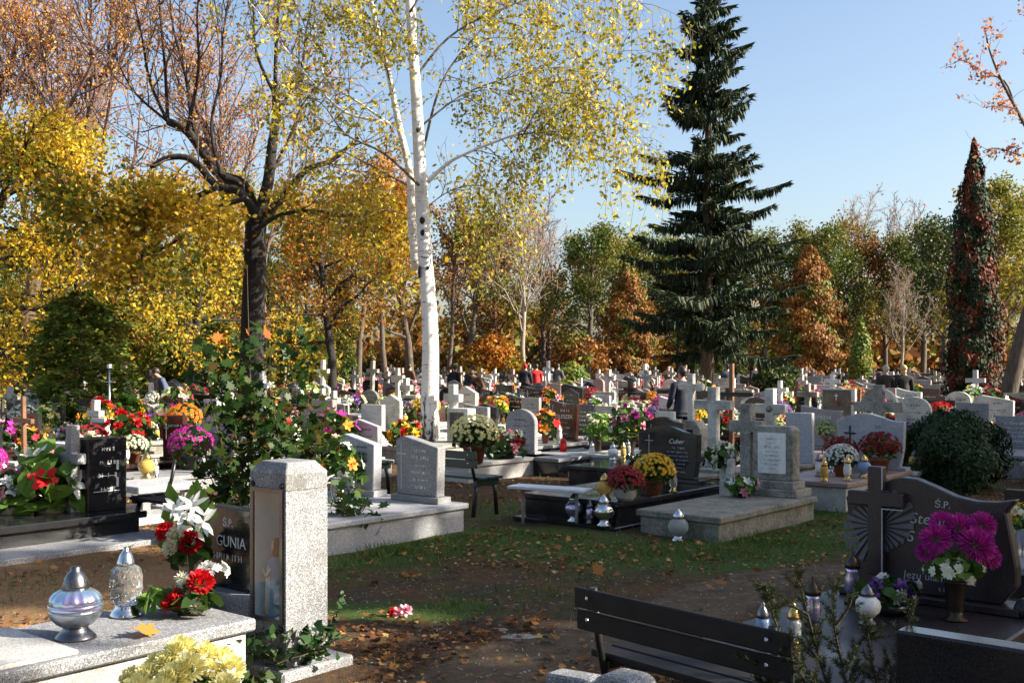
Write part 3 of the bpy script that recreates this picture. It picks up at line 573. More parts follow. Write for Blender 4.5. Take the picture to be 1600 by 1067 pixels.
# undergrowth that closes the view below the crowns, and a deeper wood behind
def wood():
    g = np.random.default_rng(8); P = []
    for k in range(300):
        Y = g.uniform(96, 150); x = g.uniform(-.62, .62)*Y; h = g.uniform(2.5, 5) if k < 215 else g.uniform(7, 11.5); r = g.uniform(2, 4.5); n = 300
        q = g.normal(size=(n,3)); q /= np.linalg.norm(q,axis=1)[:,None]; q *= g.uniform(.5,1,(n,1)); P.append(q*[r, r, h/2]+[x, Y, h/2])
    P = np.concatenate(P); n = len(P)
    o_ = link('far_wood', leaves('far_wood', P, g.uniform(.7,1.6,n)*.65, MT['crown_rust'], OVAL, fr=frames(n,.2,g)))
    o_['kind'] = 'stuff'; o_['label'] = 'brown and green undergrowth of the wood behind the cemetery'; o_['category'] = 'wood'
wood()
# trees standing right of the frame: their shade lies over the foreground
tree_proto('shade', 41, dict(BROAD, start=[.18,.2,.25], n=[18,8,6], ang=[58,48,42]), 10.5, .3, 9000, .42, (.4,.4,.35), 'crown_olive', 'bark_brown')
for i, (x, y, s) in enumerate([(17.2,1.0,.96),(20.0,5.6,1.14),(18.5,9.4,.86),(24.5,12.5,1.22),(23,16.5,1.0),(-8,-10,1.1),(3,-13,1.2),(13,-9,1.1)]):  # last three, unseen behind the camera, are added to cut skylight
    place_tree('shade', 'shade_tree', ['olive-leaved tree just outside the right edge, nearest the camera','olive-leaved tree outside the right edge, second from camera','olive-leaved tree outside the right edge, third from camera','taller olive-leaved tree outside the right edge, beyond the bench grave','olive-leaved tree outside the right edge, farthest from camera','added unseen olive-leaved tree behind the camera, leftmost','added unseen olive-leaved tree behind the camera, middle','added unseen olive-leaved tree behind the camera, rightmost'][i], (x, y, 0), s, i*2.1, None, 'trees along the right side')
# ------------------------------------------------------------------ grave building blocks
def stuff(o): o['kind'] = 'stuff'; return o
def spoly(kind, w, h):
    a = w/2
    if kind == 'rect': return [(-a,0),(a,0),(a,h),(-a,h)]
    if kind == 'slant': return [(-a*.94,0),(a*.94,0),(a,h*.83),(-a*.62,h),(-a,h*.93)]
    if kind == 'gable': return [(-a,0),(a,0),(a,h*.8),(0,h),(-a,h*.8)]
    if kind == 'arch': return [(-a,0),(a,0)]+[(a*math.cos(t), h-a*.75+a*.75*math.sin(t)) for t in np.linspace(0, PI, 13)]
    if kind == 'shoulder': return [(-a,0),(a,0),(a,h*.78),(a*.62,h*.78),(a*.62,h),(-a*.62,h),(-a*.62,h*.78),(-a,h*.78)]
    if kind == 'wave': return [(-a*.9,0),(a*.9,0),(a*1.0,h*.45)]+[(a-2*a*s, h*(.86-.05*math.sin(s*PI*.9)+.16*s**1.1*(1.2-.35*s))) for s in np.linspace(0,1,12)]+[(-a*1.0,h*.5)]
    if kind == 'wave2': return [(-a*.88,0),(a*.88,0),(a*.97,h*.35)]+[(a*(1-2*s), h*(.80+.06*(1-s)**3+.20*math.sin(min(1,s*1.05)*PI*.80)**2)) for s in np.linspace(0,1,14)]+[(-a*.97,h*.4)]
def crosspoly(w, h, t, arm=.68):
    a = w/2; z = h*arm
    return [(-t,0),(t,0),(t,z-t),(a,z-t),(a,z+t),(t,z+t),(t,h),(-t,h),(-t,z+t),(-a,z+t),(-a,z-t),(-t,z-t)]
MC = {}
def cmesh(key, fn):
    if key not in MC: MC[key] = fn()
    return MC[key]
def part(name, key, fn, mat, parent, loc=None):
    me = cmesh(key, fn)
    if not me.materials: me.materials.append(mat)
    o = link(name, me, parent, loc)
    if me.materials[0] != mat: setmat(o, mat)
    return o
def engraved(seed, w, h, n, lh=.03, pad=.06):
    g = random.Random(seed); mb = MB()
    for i in range(n):
        z = h*.84-(h*.70)*i/max(n-1, 1); L = g.uniform(.45, .92)*(w-2*pad); x = -L/2; hh = lh*g.choice((1.25, .8, .8, 1))
        while x < L/2:
            b = g.uniform(.35, .75)*hh
            if g.random() > .13:
                mb.box(x, x+b*.28, -.002, .0, z, z+hh)
                if g.random() > .3: mb.box(x+b*.28, x+b, -.0025, .0, z+hh*g.choice((0,.4,.8)), z+hh*g.choice((.2,.55,1)))
            x += b+hh*.22
    return mb.mesh('inscription')
def text(s, size, mat, parent, loc, shear=0, rot=(PI/2,0,0), ext=.0012, name='lettering'):
    cu = bpy.data.curves.new('t', 'FONT'); cu.body = s; cu.size = size; cu.align_x = 'CENTER'; cu.shear = shear; cu.extrude = ext; cu.resolution_u = 3
    ob = bpy.data.objects.new('t', cu); C.objects.link(ob); dg = bpy.context.evaluated_depsgraph_get()
    me = bpy.data.meshes.new_from_object(ob.evaluated_get(dg)); bpy.data.objects.remove(ob); bpy.data.curves.remove(cu)
    me.materials.clear(); me.materials.append(MT[mat]); o = link(name, me, parent, loc); o.rotation_euler = rot; return stuff(o)
RES = []                                                   # reserved footprints (u0,u1,v0,v1)
def uv(p): return p[0]*U.x+p[1]*U.y, p[0]*V.x+p[1]*V.y
def reserve(loc, w, L, back=.3):
    u, v = uv(loc); RES.append((u-back, u+L, v-w/2, v+w/2))
def free(loc, w, L, back=.25, m=.06):
    u, v = uv(loc)
    return all(u+L < a or u-back > b or v+w/2+m < c or v-w/2-m > d for a, b, c, d in RES)
def tomb(T, w, L, z0, mat, slabmat=None, st=.06, ov=.035, back=.14):
    k = (round(w,2), round(L,2), round(z0,2), st)
    part('kerb_frame', ('kf',)+k, lambda: MB().box(-w/2,w/2,-L,back,-.12,z0-st).mesh('kerb_frame', .008), MT[mat], T)
    part('slab', ('sl',)+k, lambda: MB().box(-w/2-ov,w/2+ov,-L-ov,back+ov,z0-st,z0).mesh('slab', .010), MT[slabmat or mat], T)
def hstone(T, kind, w, h, z, mat, t=.10, y=0, x=0, plinth=.05, ins=None, insmat='letter_white', seed=0, n=5):
    if plinth:
        part('plinth', ('pl', round(w,2), round(t,2), plinth), lambda: MB().box(-w/2-.04,w/2+.04,-t/2-.04,t/2+.04,0,plinth).mesh('plinth', .006), MT[mat], T, (x,y,z)); z += plinth
    hs = part('headstone', ('hs', kind, round(w,2), round(h,2), round(t,2)), lambda: MB().prism(spoly(kind,w,h), -t/2, t/2).mesh('headstone', .008), MT[mat], T, (x,y,z))
    if n:
        stuff(part('inscription', ('in', seed % 7, round(w,1), round(h,1), n), lambda: engraved(seed % 7, w*.86, h*.86, n, min(.034, h*.06)), MT[insmat], hs, (0.03*w,-t/2-.0005,0)))
    return hs
def cross(T, w, h, t, d, z, mat, x=0, y=0, arm=.68, name='cross'):
    return part(name, ('cr', round(w,2), round(h,2), round(t,3), round(d,3), arm), lambda: MB().prism(crosspoly(w,h,t,arm), -d/2, d/2).mesh('cross', .006), MT[mat], T, (x,y,z))
def hero(label, loc, w, L, z0, mat, stone_args, slab=None, name='grave', st=.06, cat='grave'):
    T = thing(name, label, cat, (loc[0], loc[1], 0), GRZ); reserve(loc, w+.1, L+.1)
    tomb(T, w, L, z0, mat, slab, st)
    if stone_args: T['hs'] = 1; hs = hstone(T, **dict(dict(z=z0), **stone_args)); return T, hs
    return T, None
def wl(T, x, y, z): return T.matrix_basis @ Vector((x, y, z))     # local grave point -> world

# --- double grave with two slanted terrazzo headstones
b = at(657,783,.33)
T, hs = hero('double terrazzo grave with two slant-topped headstones left of green bench', b, .01, .01, .33, 'granite_light', None)
for c in list(T.children): bpy.data.objects.remove(c)
RES.pop(); reserve((b.x-.36, b.y+.3), 2.1, 2.2)
MB().box(-1.45,.46,-1.9,.20,-.12,.27).build('kerb_frame', MT['granite_light'], T, .008); MB().box(-1.49,.50,-1.95,.24,.27,.33).build('slab', MT['granite_light'], T, .01)
hs = hstone(T, 'slant', .64, .64, .33, 'granite_grey', .13, plinth=.07, n=0); hs2 = hstone(T, 'slant', .62, .62, .33, 'granite_light', .13, x=-.98, plinth=.07, n=0)
for h_, s_ in ((hs, 1), (hs2, 2)):
    stuff(MB().box(-.235,-.228,-.002,0,.06,.56).box(-.30,-.15,-.0025,0,.44,.447).build('engraved_cross', MT['letter_white'], h_, loc=(0,-.066,0)))
    stuff(link('inscription', engraved(s_+20, .44, .56, 6, .030), h_, (.06,-.066,0))).data.materials.append(MT['letter_white' if s_ == 1 else 'letter_dark'])
# --- black grave with script lettering (chrysanthemums on it)
TJ, hs = hero('black polished grave with wavy headstone and white script, beside the pale plank bench', (2.0,13.95), 1.3, 2.1, .33, 'granite_black', dict(kind='wave2', w=.88, h=.66, mat='granite_black', t=.11, n=0))
text('Cuber', .085, 'letter_white', hs, (.13,-.058,.44), .35); stuff(link('inscription', engraved(31, .5, .42, 7, .024), hs, (.16,-.056,.02))).data.materials.append(MT['letter_grey'])
cross(hs, .13, .24, .006, .004, .30, 'letter_grey', -.27, -.058)
MB().box(-.72,.72,-2.25,.2,-.1,.07).build('plinth', MT['granite_black'], TJ, .01)
# --- concrete tomb with cross and plaque
TK = thing('concrete_tomb', 'weathered concrete tomb with white plaque stele and cross, behind the wavy dark headstone', 'grave', (3.09,13.09,0), GRZ); reserve((3.09,13.09), 1.1, 2.2)
tomb(TK, .95, 2.1, .27, 'concrete_old', None, .07)
MB().box(-.36,.42,-.22,.2,.27,.36).box(-.30,.36,-.18,.16,.36,.45).build('plinth', MT['concrete'], TK, .008)
k = MB().prism([(-.24,0),(.27,0),(.27,.60),(.22,.64),(-.19,.64),(-.24,.60)], -.10, .10).build('stele', MT['concrete'], TK, .01, loc=(.05,0,.45))
pq = MB().box(-.17,.19,-.016,0,.08,.56).build('plaque', MT['marble'], k, .004, loc=(0,-.10,0)); stuff(link('inscription', engraved(41, .34, .50, 8, .026), pq, (.01,-.017,.06))).data.materials.append(MT['letter_grey'])
cross(TK, .44, .98, .07, .14, .36, 'concrete', -.33, .04, .72)
MB().box(-.42,-.24,-.5,-.32,.27,.45).prism([(-.37,.45),(-.29,.45),(-.27,.70),(-.34,.70)], -.45, -.37).build('small_vase', MT['concrete_light'], TK, .006)
# --- row right of birch
T, hs = hero('pale terrazzo grave with arched grey headstone, white vase in front', at(815,708,.3), 1.2, 2.0, .30, 'granite_pale', dict(kind='arch', w=.64, h=.70, mat='granite_grey', insmat='letter_dark', seed=3)); LA = T
T, hs = hero('grave with red-brown granite headstone lettered in white', at(882,688,.35), 1.0, 2.0, .35, 'granite_black', dict(kind='wave', w=.64, h=.74, mat='granite_brown', n=0), 'granite_grey'); LM = T
text('Ś.P.', .06, 'letter_white', hs, (.04,-.053,.60)); stuff(link('inscription', engraved(52, .34, .09, 1, .045), hs, (.05,-.053,.42))).data.materials.append(MT['letter_white']); text('OLESZEK', .105, 'letter_white', hs, (.03,-.053,.375)); stuff(link('inscription', engraved(51, .42, .3, 3, .03), hs, (.05,-.053,.03))).data.materials.append(MT['letter_grey'])
cross(hs, .10, .5, .008, .004, .14, 'letter_grey', -.24, -.053)
T, hs = hero('black grave with wavy headstone and silver cross, lime flowers before it', at(945,702,.3), 1.0, 2.0, .30, 'granite_black', dict(kind='wave', w=.70, h=.62, mat='granite_black', n=0), 'granite_grey'); LN = T
cross(hs, .11, .22, .010, .012, .34, 'silver', -.24, -.058); stuff(link('inscription', engraved(61, .36, .5, 5, .036), hs, (.12,-.053,.02))).data.materials.append(MT['letter_white'])
T, hs = hero('black wavy headstone with white script just behind the script-lettered grave', (2.42,17.3), .95, 1.9, .33, 'granite_black', dict(kind='wave2', w=.70, h=.60, mat='granite_black', n=0))
text('Ś.P.', .055, 'letter_white', hs, (.05,-.053,.40), .1); text('Chmielewicz', .085, 'letter_white', hs, (.05,-.053,.30), .35); cross(hs, .14, .42, .008, .004, .06, 'letter_grey', -.24, -.053)
T = thing('pale_cross', 'blue-white painted concrete cross on a small dark lettered base', 'grave', (3.05,16.6,0), GRZ); reserve((3.05,16.6), .8, 1.5)
tomb(T, .75, 1.4, .22, 'concrete_old'); cross(T, .62, 1.05, .07, .13, .42, 'concrete_light', 0, 0, .74); q = MB().box(-.30,.30,-.16,.12,.22,.42).build('base_block', MT['granite_black'], T, .008); text('KARC', .12, 'letter_white', q, (0,-.163,.26))
T = thing('cross_monument', 'tall concrete cross on stepped pedestal with dark plaque', 'grave', (3.30,20.2,0), GRZ); reserve((3.3,20.2), .9, 1.9)
tomb(T, .85, 1.8, .25, 'concrete'); q = MB().prism([(-.28,0),(.28,0),(.26,.38),(.16,.52),(-.16,.52),(-.26,.38)], -.15, .15).build('pedestal', MT['concrete'], T, .008, loc=(0,0,.25)); MB().box(-.12,.12,-.01,0,.07,.36).build('plaque', MT['granite_black'], q, .003, loc=(0,-.151,0)); cross(T, .50, .86, .055, .11, .77, 'concrete_light', 0, 0, .72)
T = thing('wooden_cross', 'slender varnished brown wooden cross taller than its neighbours', 'grave', (3.62,18.1,0), GRZ); reserve((3.62,18.1), .7, 1.2)
MB().box(-.30,.30,-1.1,.1,-.1,.14).build('kerb_frame', MT['concrete'], T, .008); MB().box(-.24,.24,-1.04,.02,.14,.17).build('soil_bed', MT['soil'], T); MB().box(-.035,.035,-.03,.03,.0,1.82).build('post', MT['brown_wood'], T, .004); MB().box(-.42,.42,-.062,-.032,1.28,1.35).build('arm', MT['dark_wood'], T, .004)
T = thing('cross_monument', 'grey cross with round medallion beside an upright lettered slab', 'grave', (4.30,17.4,0), GRZ); reserve((4.45,17.3), 1.1, 2.0)
tomb(T, 1.0, 1.9, .27, 'concrete'); c_ = cross(T, .55, 1.15, .075, .12, .27, 'concrete_light', -.22, 0, .72); MB().lathe([(.055,0),(.055,.012),(.03,.018)], 14, m=Matrix.Translation((0,-.06,.83)) @ Matrix.Rotation(PI/2,4,'X')).build('medallion', MT['pewter'], c_)
hstone(T, 'rect', .44, .62, .27, 'granite_light', .10, 0, .28, .16, insmat='letter_grey', n=6, seed=5)
T, hs = hero('dark grey wave-topped headstone left of the cross with stone ring', (5.35,19.0), .95, 1.9, .34, 'granite_pink', dict(kind='wave', w=.72, h=.72, mat='granite_grey', n=0)); text('PIETRZAK', .085, 'letter_white', hs, (.03,-.053,.47)); cross(hs, .1, .16, .007, .004, .43, 'letter_white', -.27, -.053)
T, hs = hero('large black panel headstone with pale stone border in the middle rows', (8.1,27.2), 1.0, 1.9, .35, 'granite_light', dict(kind='rect', w=.86, h=.78, mat='granite_light', n=0)); q = MB().box(-.40,.32,-.03,0,.05,.74).build('panel', MT['granite_black'], hs, .004, loc=(0,-.05,0)); cross(q, .10, .16, .008, .004, .50, 'letter_white', -.04, -.033); stuff(link('inscription', engraved(53, .6, .2, 2, .06), q, (-.04,-.033,.03))).data.materials.append(MT['letter_white'])
# --- pinkish grave with lanterns and chrysanthemums, black script
TQ, hs = hero('pinkish granite grave with wavy grey headstone, black cross and script, left of yew', (5.0,15.3), .98, 2.0, .36, 'granite_pale', dict(kind='wave2', w=.96, h=.72, mat='granite_light', n=0), 'granite_pink')
text('Ś.P.', .05, 'letter_dark', hs, (.12,-.053,.52), .1); text('Florek', .12, 'letter_dark', hs, (.14,-.053,.39), .35); text('Maria', .07, 'ribbon', hs, (.0,-.053,.28), .3); cross(hs, .17, .32, .013, .012, .22, 'letter_dark', -.28, -.058)
T = thing('cross_monument', 'broad concrete cross with stone ring quarter behind the pinkish grave', 'grave', (6.35,19.0,0), GRZ); reserve((6.35,19), 1, 1.9)
tomb(T, .9, 1.8, .25, 'concrete'); cross(T, .85, 1.20, .085, .14, .25, 'concrete', 0, 0, .68); arc = [(.32*math.cos(a), .32*math.sin(a)) for a in np.linspace(0, PI/2, 10)]; MB().prism([(x, z) for x, z in arc]+[(x*.86, z*.86) for x, z in arc[::-1]], -.05, .05).build('ring', MT['concrete_light'], T, loc=(.02,0,1.07)); MB().prism([(0,0)]+arc, -.03, .04).build('ring_panel', MT['concrete'], T, loc=(-.02,.02,1.06)).scale = (-1,1,1)
hero('low grey granite tomb slab at the right edge behind yew', at(1590,700,.36), 1.0, 1.6, .36, 'granite_grey', dict(kind='rect', w=.7, h=.5, mat='granite_grey', seed=2))
hero('dark granite grave at the right edge carrying a yellow bouquet', (4.66,9.66), .95, 1.35, .26, 'granite_black', dict(kind='rect', w=.6, h=.4, mat='granite_black', seed=4), 'granite_grey')
# --- white headstones and monuments behind the left bench
for px, py, kd, w_, h_, mt, lab, im in [(583,690,'rect',.58,.66,'granite_pale','pale rectangular sunlit headstone behind the slanted headstones','letter_grey'),(612,672,'gable',.62,.75,'concrete_light','pale pointed headstone in sun just left of birch','letter_grey'),(533,690,'slant',.55,.55,'granite_brown','brown slanted headstone behind the leafy sapling','letter_white'),(745,672,'wave',.72,.55,'granite_grey','grey wave-topped headstone right of birch','letter_dark'),(760,668,'wave2',.7,.5,'granite_black','black wavy headstone right of birch','letter_white'),(830,665,'rect',.55,.62,'granite_grey','grey rectangular headstone with dark cap behind arched one','letter_dark'),(910,680,'rect',.60,.58,'granite_black','small black slab headstone behind the red-brown one','letter_white'),(948,668,'rect',.62,.45,'granite_grey','low dark-lettered headstone behind lime flowers','letter_white'),(1040,700,'shoulder',.6,.6,'concrete_light','pale stepped headstone left of walking man','letter_dark')]:
    L0 = at(px, py, .32); hero(lab, L0, .92, 1.85, .32, 'concrete_light' if mt != 'granite_black' else 'granite_grey', dict(kind=kd, w=w_, h=h_, mat=mt, insmat=im, seed=px))
for px, py, lab in [(716,690,'stepped concrete monument with dark plaque and cross right of birch'),(640,655,'stepped concrete monument with cross left of birch trunk')]:
    L0 = at(px, py, .28); T = thing('cross_monument', lab, 'grave', (L0.x,L0.y,0), GRZ); reserve(L0, .9, 1.9); tomb(T, .85, 1.8, .28, 'concrete')
    k = MB().box(-.26,.30,-.12,.12,0,.66).build('stele', MT['concrete_light'], T, .01, loc=(.06,0,.28)); q = MB().box(-.17,.19,-.012,0,.08,.58).build('plaque', MT['granite_black'], k, .003, loc=(0,-.121,0)); stuff(link('inscription', engraved(7, .3, .5, 5, .03), q, (.01,-.013,.06))).data.materials.append(MT['letter_grey']); cross(T, .42, 1.12, .075, .13, .28, 'concrete_light', -.18, .05, .76)
# --- left black polished grave with standing cross
L0 = Vector((-4.40,11.64,0)); TE = thing('black_grave', 'mirror-black granite grave at left with tall speckled cross on its headstone', 'grave', L0, GRZ); reserve(L0, 1.1, 2.6)
MB().box(-.50,.46,-2.5,.22,-.1,.22).build('kerb_frame', MT['granite_black'], TE, .006); MB().box(-.56,.52,-2.58,.28,.22,.29).build('slab', MT['granite_black'], TE, .01)
h_ = MB().box(-.16,.16,-.20,.24,.0,.76).build('headstone', MT['granite_black'], TE, .008, loc=(.02,0,.29))
MB().prism(crosspoly(.36,.90,.055,.62), -.05, .05).build('cross', MT['granite_grey'], TE, .006, loc=(.02,-.28,.29))
q = stuff(link('inscription', engraved(55, .38, .6, 4, .05), h_, (.161,.02,.12))); q.rotation_euler = (0,0,PI/2); q.data.materials.append(MT['letter_white']); stuff(MB().box(.161,.164,-.1,.1,.36,.366).box(.161,.164,-.14,.16,.20,.206).box(.161,.1645,.12,.145,.24,.34).box(.161,.1645,.12,.145,.42,.52).build('engraved_lines', MT['letter_white'], h_))
T = thing('paving_strip', 'whitish terrazzo paving strip beside the mirror-black grave', 'paving', (-3.72,11.35,0), GRZ); MB().box(-.34,.34,-2.9,.15,-.08,.075).build('paving_slab', MT['terrazzo'], T, .01); reserve((-3.72,11.35), .8, 3)
# --- foreground left grave with lanterns, small black headstone
c0 = U*(-4.0)+V*(-5.44); TG = thing('terrazzo_grave', 'whitish terrazzo grave slab in the left foreground carrying two big lanterns', 'grave', (c0.x,c0.y,0), GRZ); reserve(c0, 1, 3)
MB().box(-.37,.37,-2.6,-.26,-.1,.35).build('kerb_frame', MT['granite_pale'], TG, .01); MB().box(-.41,.41,-2.66,-.22,.35,.42).build('slab', MT['terrazzo'], TG, .012)
MB().box(-.37,.37,-2.62,-1.25,.42,.445).build('slab_step', MT['granite_pale'], TG, .006, loc=(0,0,.001))
L0 = Vector((-1.78,7.05,0)); T = thing('black_headstone', 'small black headstone with white capitals, half hidden by the shrine pillar', 'headstone', L0, GRZ)
MB().box(-.34,.34,-.14,.14,-.1,.40).build('plinth', MT['granite_grey'], T, .01); h_ = MB().prism(spoly('rect',.52,.52), -.05, .05).build('headstone', MT['granite_black'], T, .008, loc=(0,0,.40))
text('Ś.P.', .07, 'letter_white', h_, (.0,-.052,.40)); text('GUNIA', .10, 'letter_white', h_, (.03,-.052,.27)); stuff(link('inscription', engraved(54, .46, .1, 1, .05), h_, (.0,-.052,.10))).data.materials.append(MT['letter_white'])
# --- shrine pillar
plain('niche_bright_lining', (.80,.84,.86), .6, c2=(.66,.72,.76))  # pale colour chosen so the shaded niche interior looks lit
L0 = Vector((-1.334,6.56,0)); TP = thing('shrine_pillar', 'grey speckled granite shrine pillar with glazed niche in the foreground', 'shrine', L0, GRZ); reserve(L0, 1, 1)
MB().box(-.25,.25,-.24,.30,-.15,.085).build('base_block', MT['terrazzo'], TP, .015)
a, d = .17, .155; pil = MB(); pil.box(-a,-a+.045,-d,d,.085,1.10); pil.box(a-.045,a,-d,d,.085,1.10); pil.box(-a+.045,a-.045,d-.06,d,.085,1.10); pil.box(-a+.045,a-.045,-d,d-.06,.085,.34)
pil.build('pillar', MT['terrazzo'], TP); MB().box(-a+.046,a-.046,d-.068,d-.062,.345,1.095).build('niche_bright_back', MT['niche_bright_lining'], TP); MB().box(-a+.0455,-a+.050,-d+.004,d-.070,.345,1.095).build('niche_bright_side', MT['niche_bright_lining'], TP); MB().box(a-.050,a-.0455,-d+.004,d-.070,.345,1.095).build('niche_bright_side', MT['niche_bright_lining'], TP); MB().box(-a+.051,a-.051,-d+.004,d-.070,.3405,.345).build('niche_bright_floor', MT['niche_bright_lining'], TP)  # pale back, side and floor liners added to brighten the niche
tp = MB(); z = 1.10; tp.add([(-a,-d,z),(a,-d,z),(a,d,z),(-a,d,z),(-a,-d,1.20),(a,-d,1.20),(a,d,1.20),(-a,d,1.20),(-a+.05,-d+.05,1.262),(a-.05,-d+.05,1.262),(a-.05,d-.05,1.262),(-a+.05,d-.05,1.262)], [(0,3,2,1),(0,1,5,4),(1,2,6,5),(2,3,7,6),(3,0,4,7),(4,5,9,8),(5,6,10,9),(6,7,11,10),(7,4,8,11),(8,9,10,11)]); tp.build('cap_stone', MT['terrazzo'], TP, .004)
fr = MB().box(-a+.02,-a+.045,-d-.012,-d-.001,.33,1.11).box(a-.045,a-.02,-d-.012,-d-.001,.33,1.11).box(-a+.045,a-.045,-d-.012,-d-.001,.33,.355).box(-a+.045,a-.045,-d-.012,-d-.001,1.085,1.11).build('niche_frame', MT['pewter'], TP)
def pane():
    m, t, p, o = _nodes('pane'); gl = t.nodes.new('ShaderNodeBsdfGlossy'); gl.inputs['Roughness'].default_value = .03; tr_ = t.nodes.new('ShaderNodeBsdfTransparent'); tr_.inputs[0].default_value = (.95,.97,.97,1)
    mx = t.nodes.new('ShaderNodeMixShader'); mx.inputs[0].default_value = .09; t.links.new(tr_.outputs[0], mx.inputs[1]); t.links.new(gl.outputs[0], mx.inputs[2]); t.links.new(mx.outputs[0], o.inputs[0]); MT['pane'] = m
pane(); MB().box(-a+.045,a-.045,-d-.009,-d-.005,.355,1.085).build('glass_pane', MT['pane'], fr)
for sx in (-1, 1):
    for z in (1.13,.30): MB().lathe([(.017,0),(.017,.01),(.008,.018)], 10, m=Matrix.Translation((sx*(a-.035),-d,z)) @ Matrix.Rotation(PI/2,4,'X')).build('frame_bolt', MT['black_metal'], TP)
f0 = wl(TP, .0, -.088, .34); T = thing('figurine', 'small painted praying figurine in blue robe inside the glazed niche', 'figurine', f0, GRZ-.9)
plain('robe_blue', (.16,.30,.46), .5); plain('robe_white', (.62,.56,.52), .55); plain('painted_skin', (.62,.40,.29), .5); plain('hair_brown', (.10,.055,.03), .6)
MB().lathe([(.062,0),(.058,.02),(.05,.10),(.044,.22),(.052,.30),(.040,.35),(.018,.385)], 16).build('robe', MT['robe_blue'], T, smooth=True); MB().lathe([(.040,0),(.036,.12),(.030,.26),(.012,.33)], 12, (0,-.034,.01)).build('sash', MT['robe_white'], T, smooth=True)
MB().tube([(-.04,-.02,.30),(-.03,-.055,.25),(0,-.075,.285)], [.014,.012,.010], 7).tube([(.04,-.02,.30),(.03,-.055,.25),(0,-.077,.285)], [.014,.012,.010], 7).build('arms', MT['robe_white'], T, smooth=True)
hd = MB().lathe([(.012,.37),(.022,.385),(.028,.41),(.029,.43),(.022,.452),(.006,.462)], 14, (0,-.006,0)).add([(-.005,-.034,.412),(.005,-.034,.412),(0,-.042,.410),(0,-.034,.426)], [(0,1,2),(1,3,2),(3,0,2)]).build('head', MT['painted_skin'], T, smooth=True)
MB().lathe([(.034,.36),(.036,.40),(.035,.435),(.026,.462),(.006,.472)], 14, (0,.008,0)).build('hair', MT['hair_brown'], T, smooth=True)
# --- foreground right: plum wave headstone with cross and rays
L0 = Vector((2.62,6.85,0)); TW = thing('dark_wave_grave', 'dark plum granite grave with wavy headstone, big cross and carved rays, right foreground', 'grave', L0, GRZ); reserve(L0, 1.3, 2.2)
MB().box(-.60,.60,-2.0,.22,-.1,.28).build('kerb_frame', MT['granite_plum'], TW, .008); MB().box(-.66,.64,-2.08,.27,.28,.35).build('slab', MT['granite_plum'], TW, .012); MB().box(-.56,.54,-.12,.14,.35,.40).build('plinth', MT['granite_plum'], TW, .008)
wp = [(-.42,0),(.44,0),(.53,.12),(.53,.24),(.50,.42),(.47,.58),(.53,.66),(.42,.635),(.30,.63),(.18,.65),(.06,.70),(-.06,.745),(-.16,.75),(-.25,.72),(-.30,.69),(-.52,.60),(-.50,.45),(-.42,.28),(-.50,.22),(-.51,.10)]
h_ = MB().prism(wp, -.05, .05).build('headstone', MT['granite_plum'], TW, .010, loc=(-.02,0,.40))
def raypoly():
    c = (-.30,.42); mb = MB(); g = random.Random(3)
    for i in range(26):
        a0 = 2*PI*i/26; a1 = a0+2*PI/26*.62; r_ = .20+.05*math.sin(a0*2+.6)
        mb.prism([(c[0]+.05*math.cos(a0), c[1]+.05*math.sin(a0)), (c[0]+r_*math.cos(a0), c[1]+r_*1.2*math.sin(a0)), (c[0]+r_*math.cos(a1), c[1]+r_*1.2*math.sin(a1)), (c[0]+.05*math.cos(a1), c[1]+.05*math.sin(a1))], -.012, 0)
    return mb
def rays():
    me = raypoly(); n = 8
    for i in range(26):
        m_ = MB(); m_.v = me.v[i*n:(i+1)*n]; m_.f = [tuple(k-i*n for k in f) for f in me.f[i*6:(i+1)*6]]; m_.build('ray', MT['ray_grey'], h_, loc=(0,-.0505,0))
rays()
cr = MB().prism(crosspoly(.36,.72,.048,.70), -.05, .03).build('cross', MT['granite_plum'], TW, .008, loc=(-.32,-.068,.50))
stuff(MB().prism([(.044,0),(.052,0),(.052,.44),(.18,.44),(.18,.448),(.044,.448)], -.052, -.05).prism([(.044,.57),(.052,.57),(.052,.72),(.044,.72)], -.052, -.05).build('cross_trim', MT['letter_grey'], cr))
h_.scale.z = .96; cr.scale.z = .95
text('Ś.P.', .062, 'letter_grey', h_, (.10,-.052,.575), .05); text('Stefan', .10, 'letter_grey', h_, (.02,-.052,.46), .2); text('S', .10, 'letter_grey', h_, (-.10,-.052,.34), .2); text('Jezu ufam Tobie', .068, 'letter_grey', h_, (.08,-.052,.10), .1); text('S. S.', .03, 'letter_grey', h_, (.10,-.052,.04), .1)
MB().lathe([(.06,0),(.068,.05),(.05,.09),(.02,.11)], 14, (.56,-.05,.35)).build('end_boss', MT['granite_plum'], TW, smooth=True)
# --- near stones cut by the bottom edge
L0 = Vector((1.86,4.08,0)); T = thing('black_headstone', 'near black headstone with pale top edge cut by the lower right corner', 'headstone', L0, GRZ); MB().prism([(-.42,0),(.5,0),(.5,.80),(-.42,.80)], -.06, .06).build('headstone', MT['granite_black'], T, .010); MB().box(-.50,.58,-.12,.12,-.1,.12).build('plinth', MT['granite_black'], T, .01)
L0 = Vector((.44,4.22,0)); T = thing('stepped_headstone', 'pale speckled stepped headstone top poking up at the bottom edge below bench', 'headstone', L0, GRZ)
MB().prism([(-.10,0),(.10,0),(.10,.63),(.06,.655),(-.06,.655),(-.10,.63)], -.085, .07).build('headstone', MT['terrazzo'], T, .012); MB().prism([(-.36,0),(-.10,0),(-.10,.585),(-.16,.61),(-.36,.60)], -.05, .06).build('shoulder', MT['terrazzo'], T, .01); MB().prism([(.10,0),(.36,0),(.36,.585),(.10,.60)], -.05, .06).build('shoulder', MT['granite_grey'], T, .01)

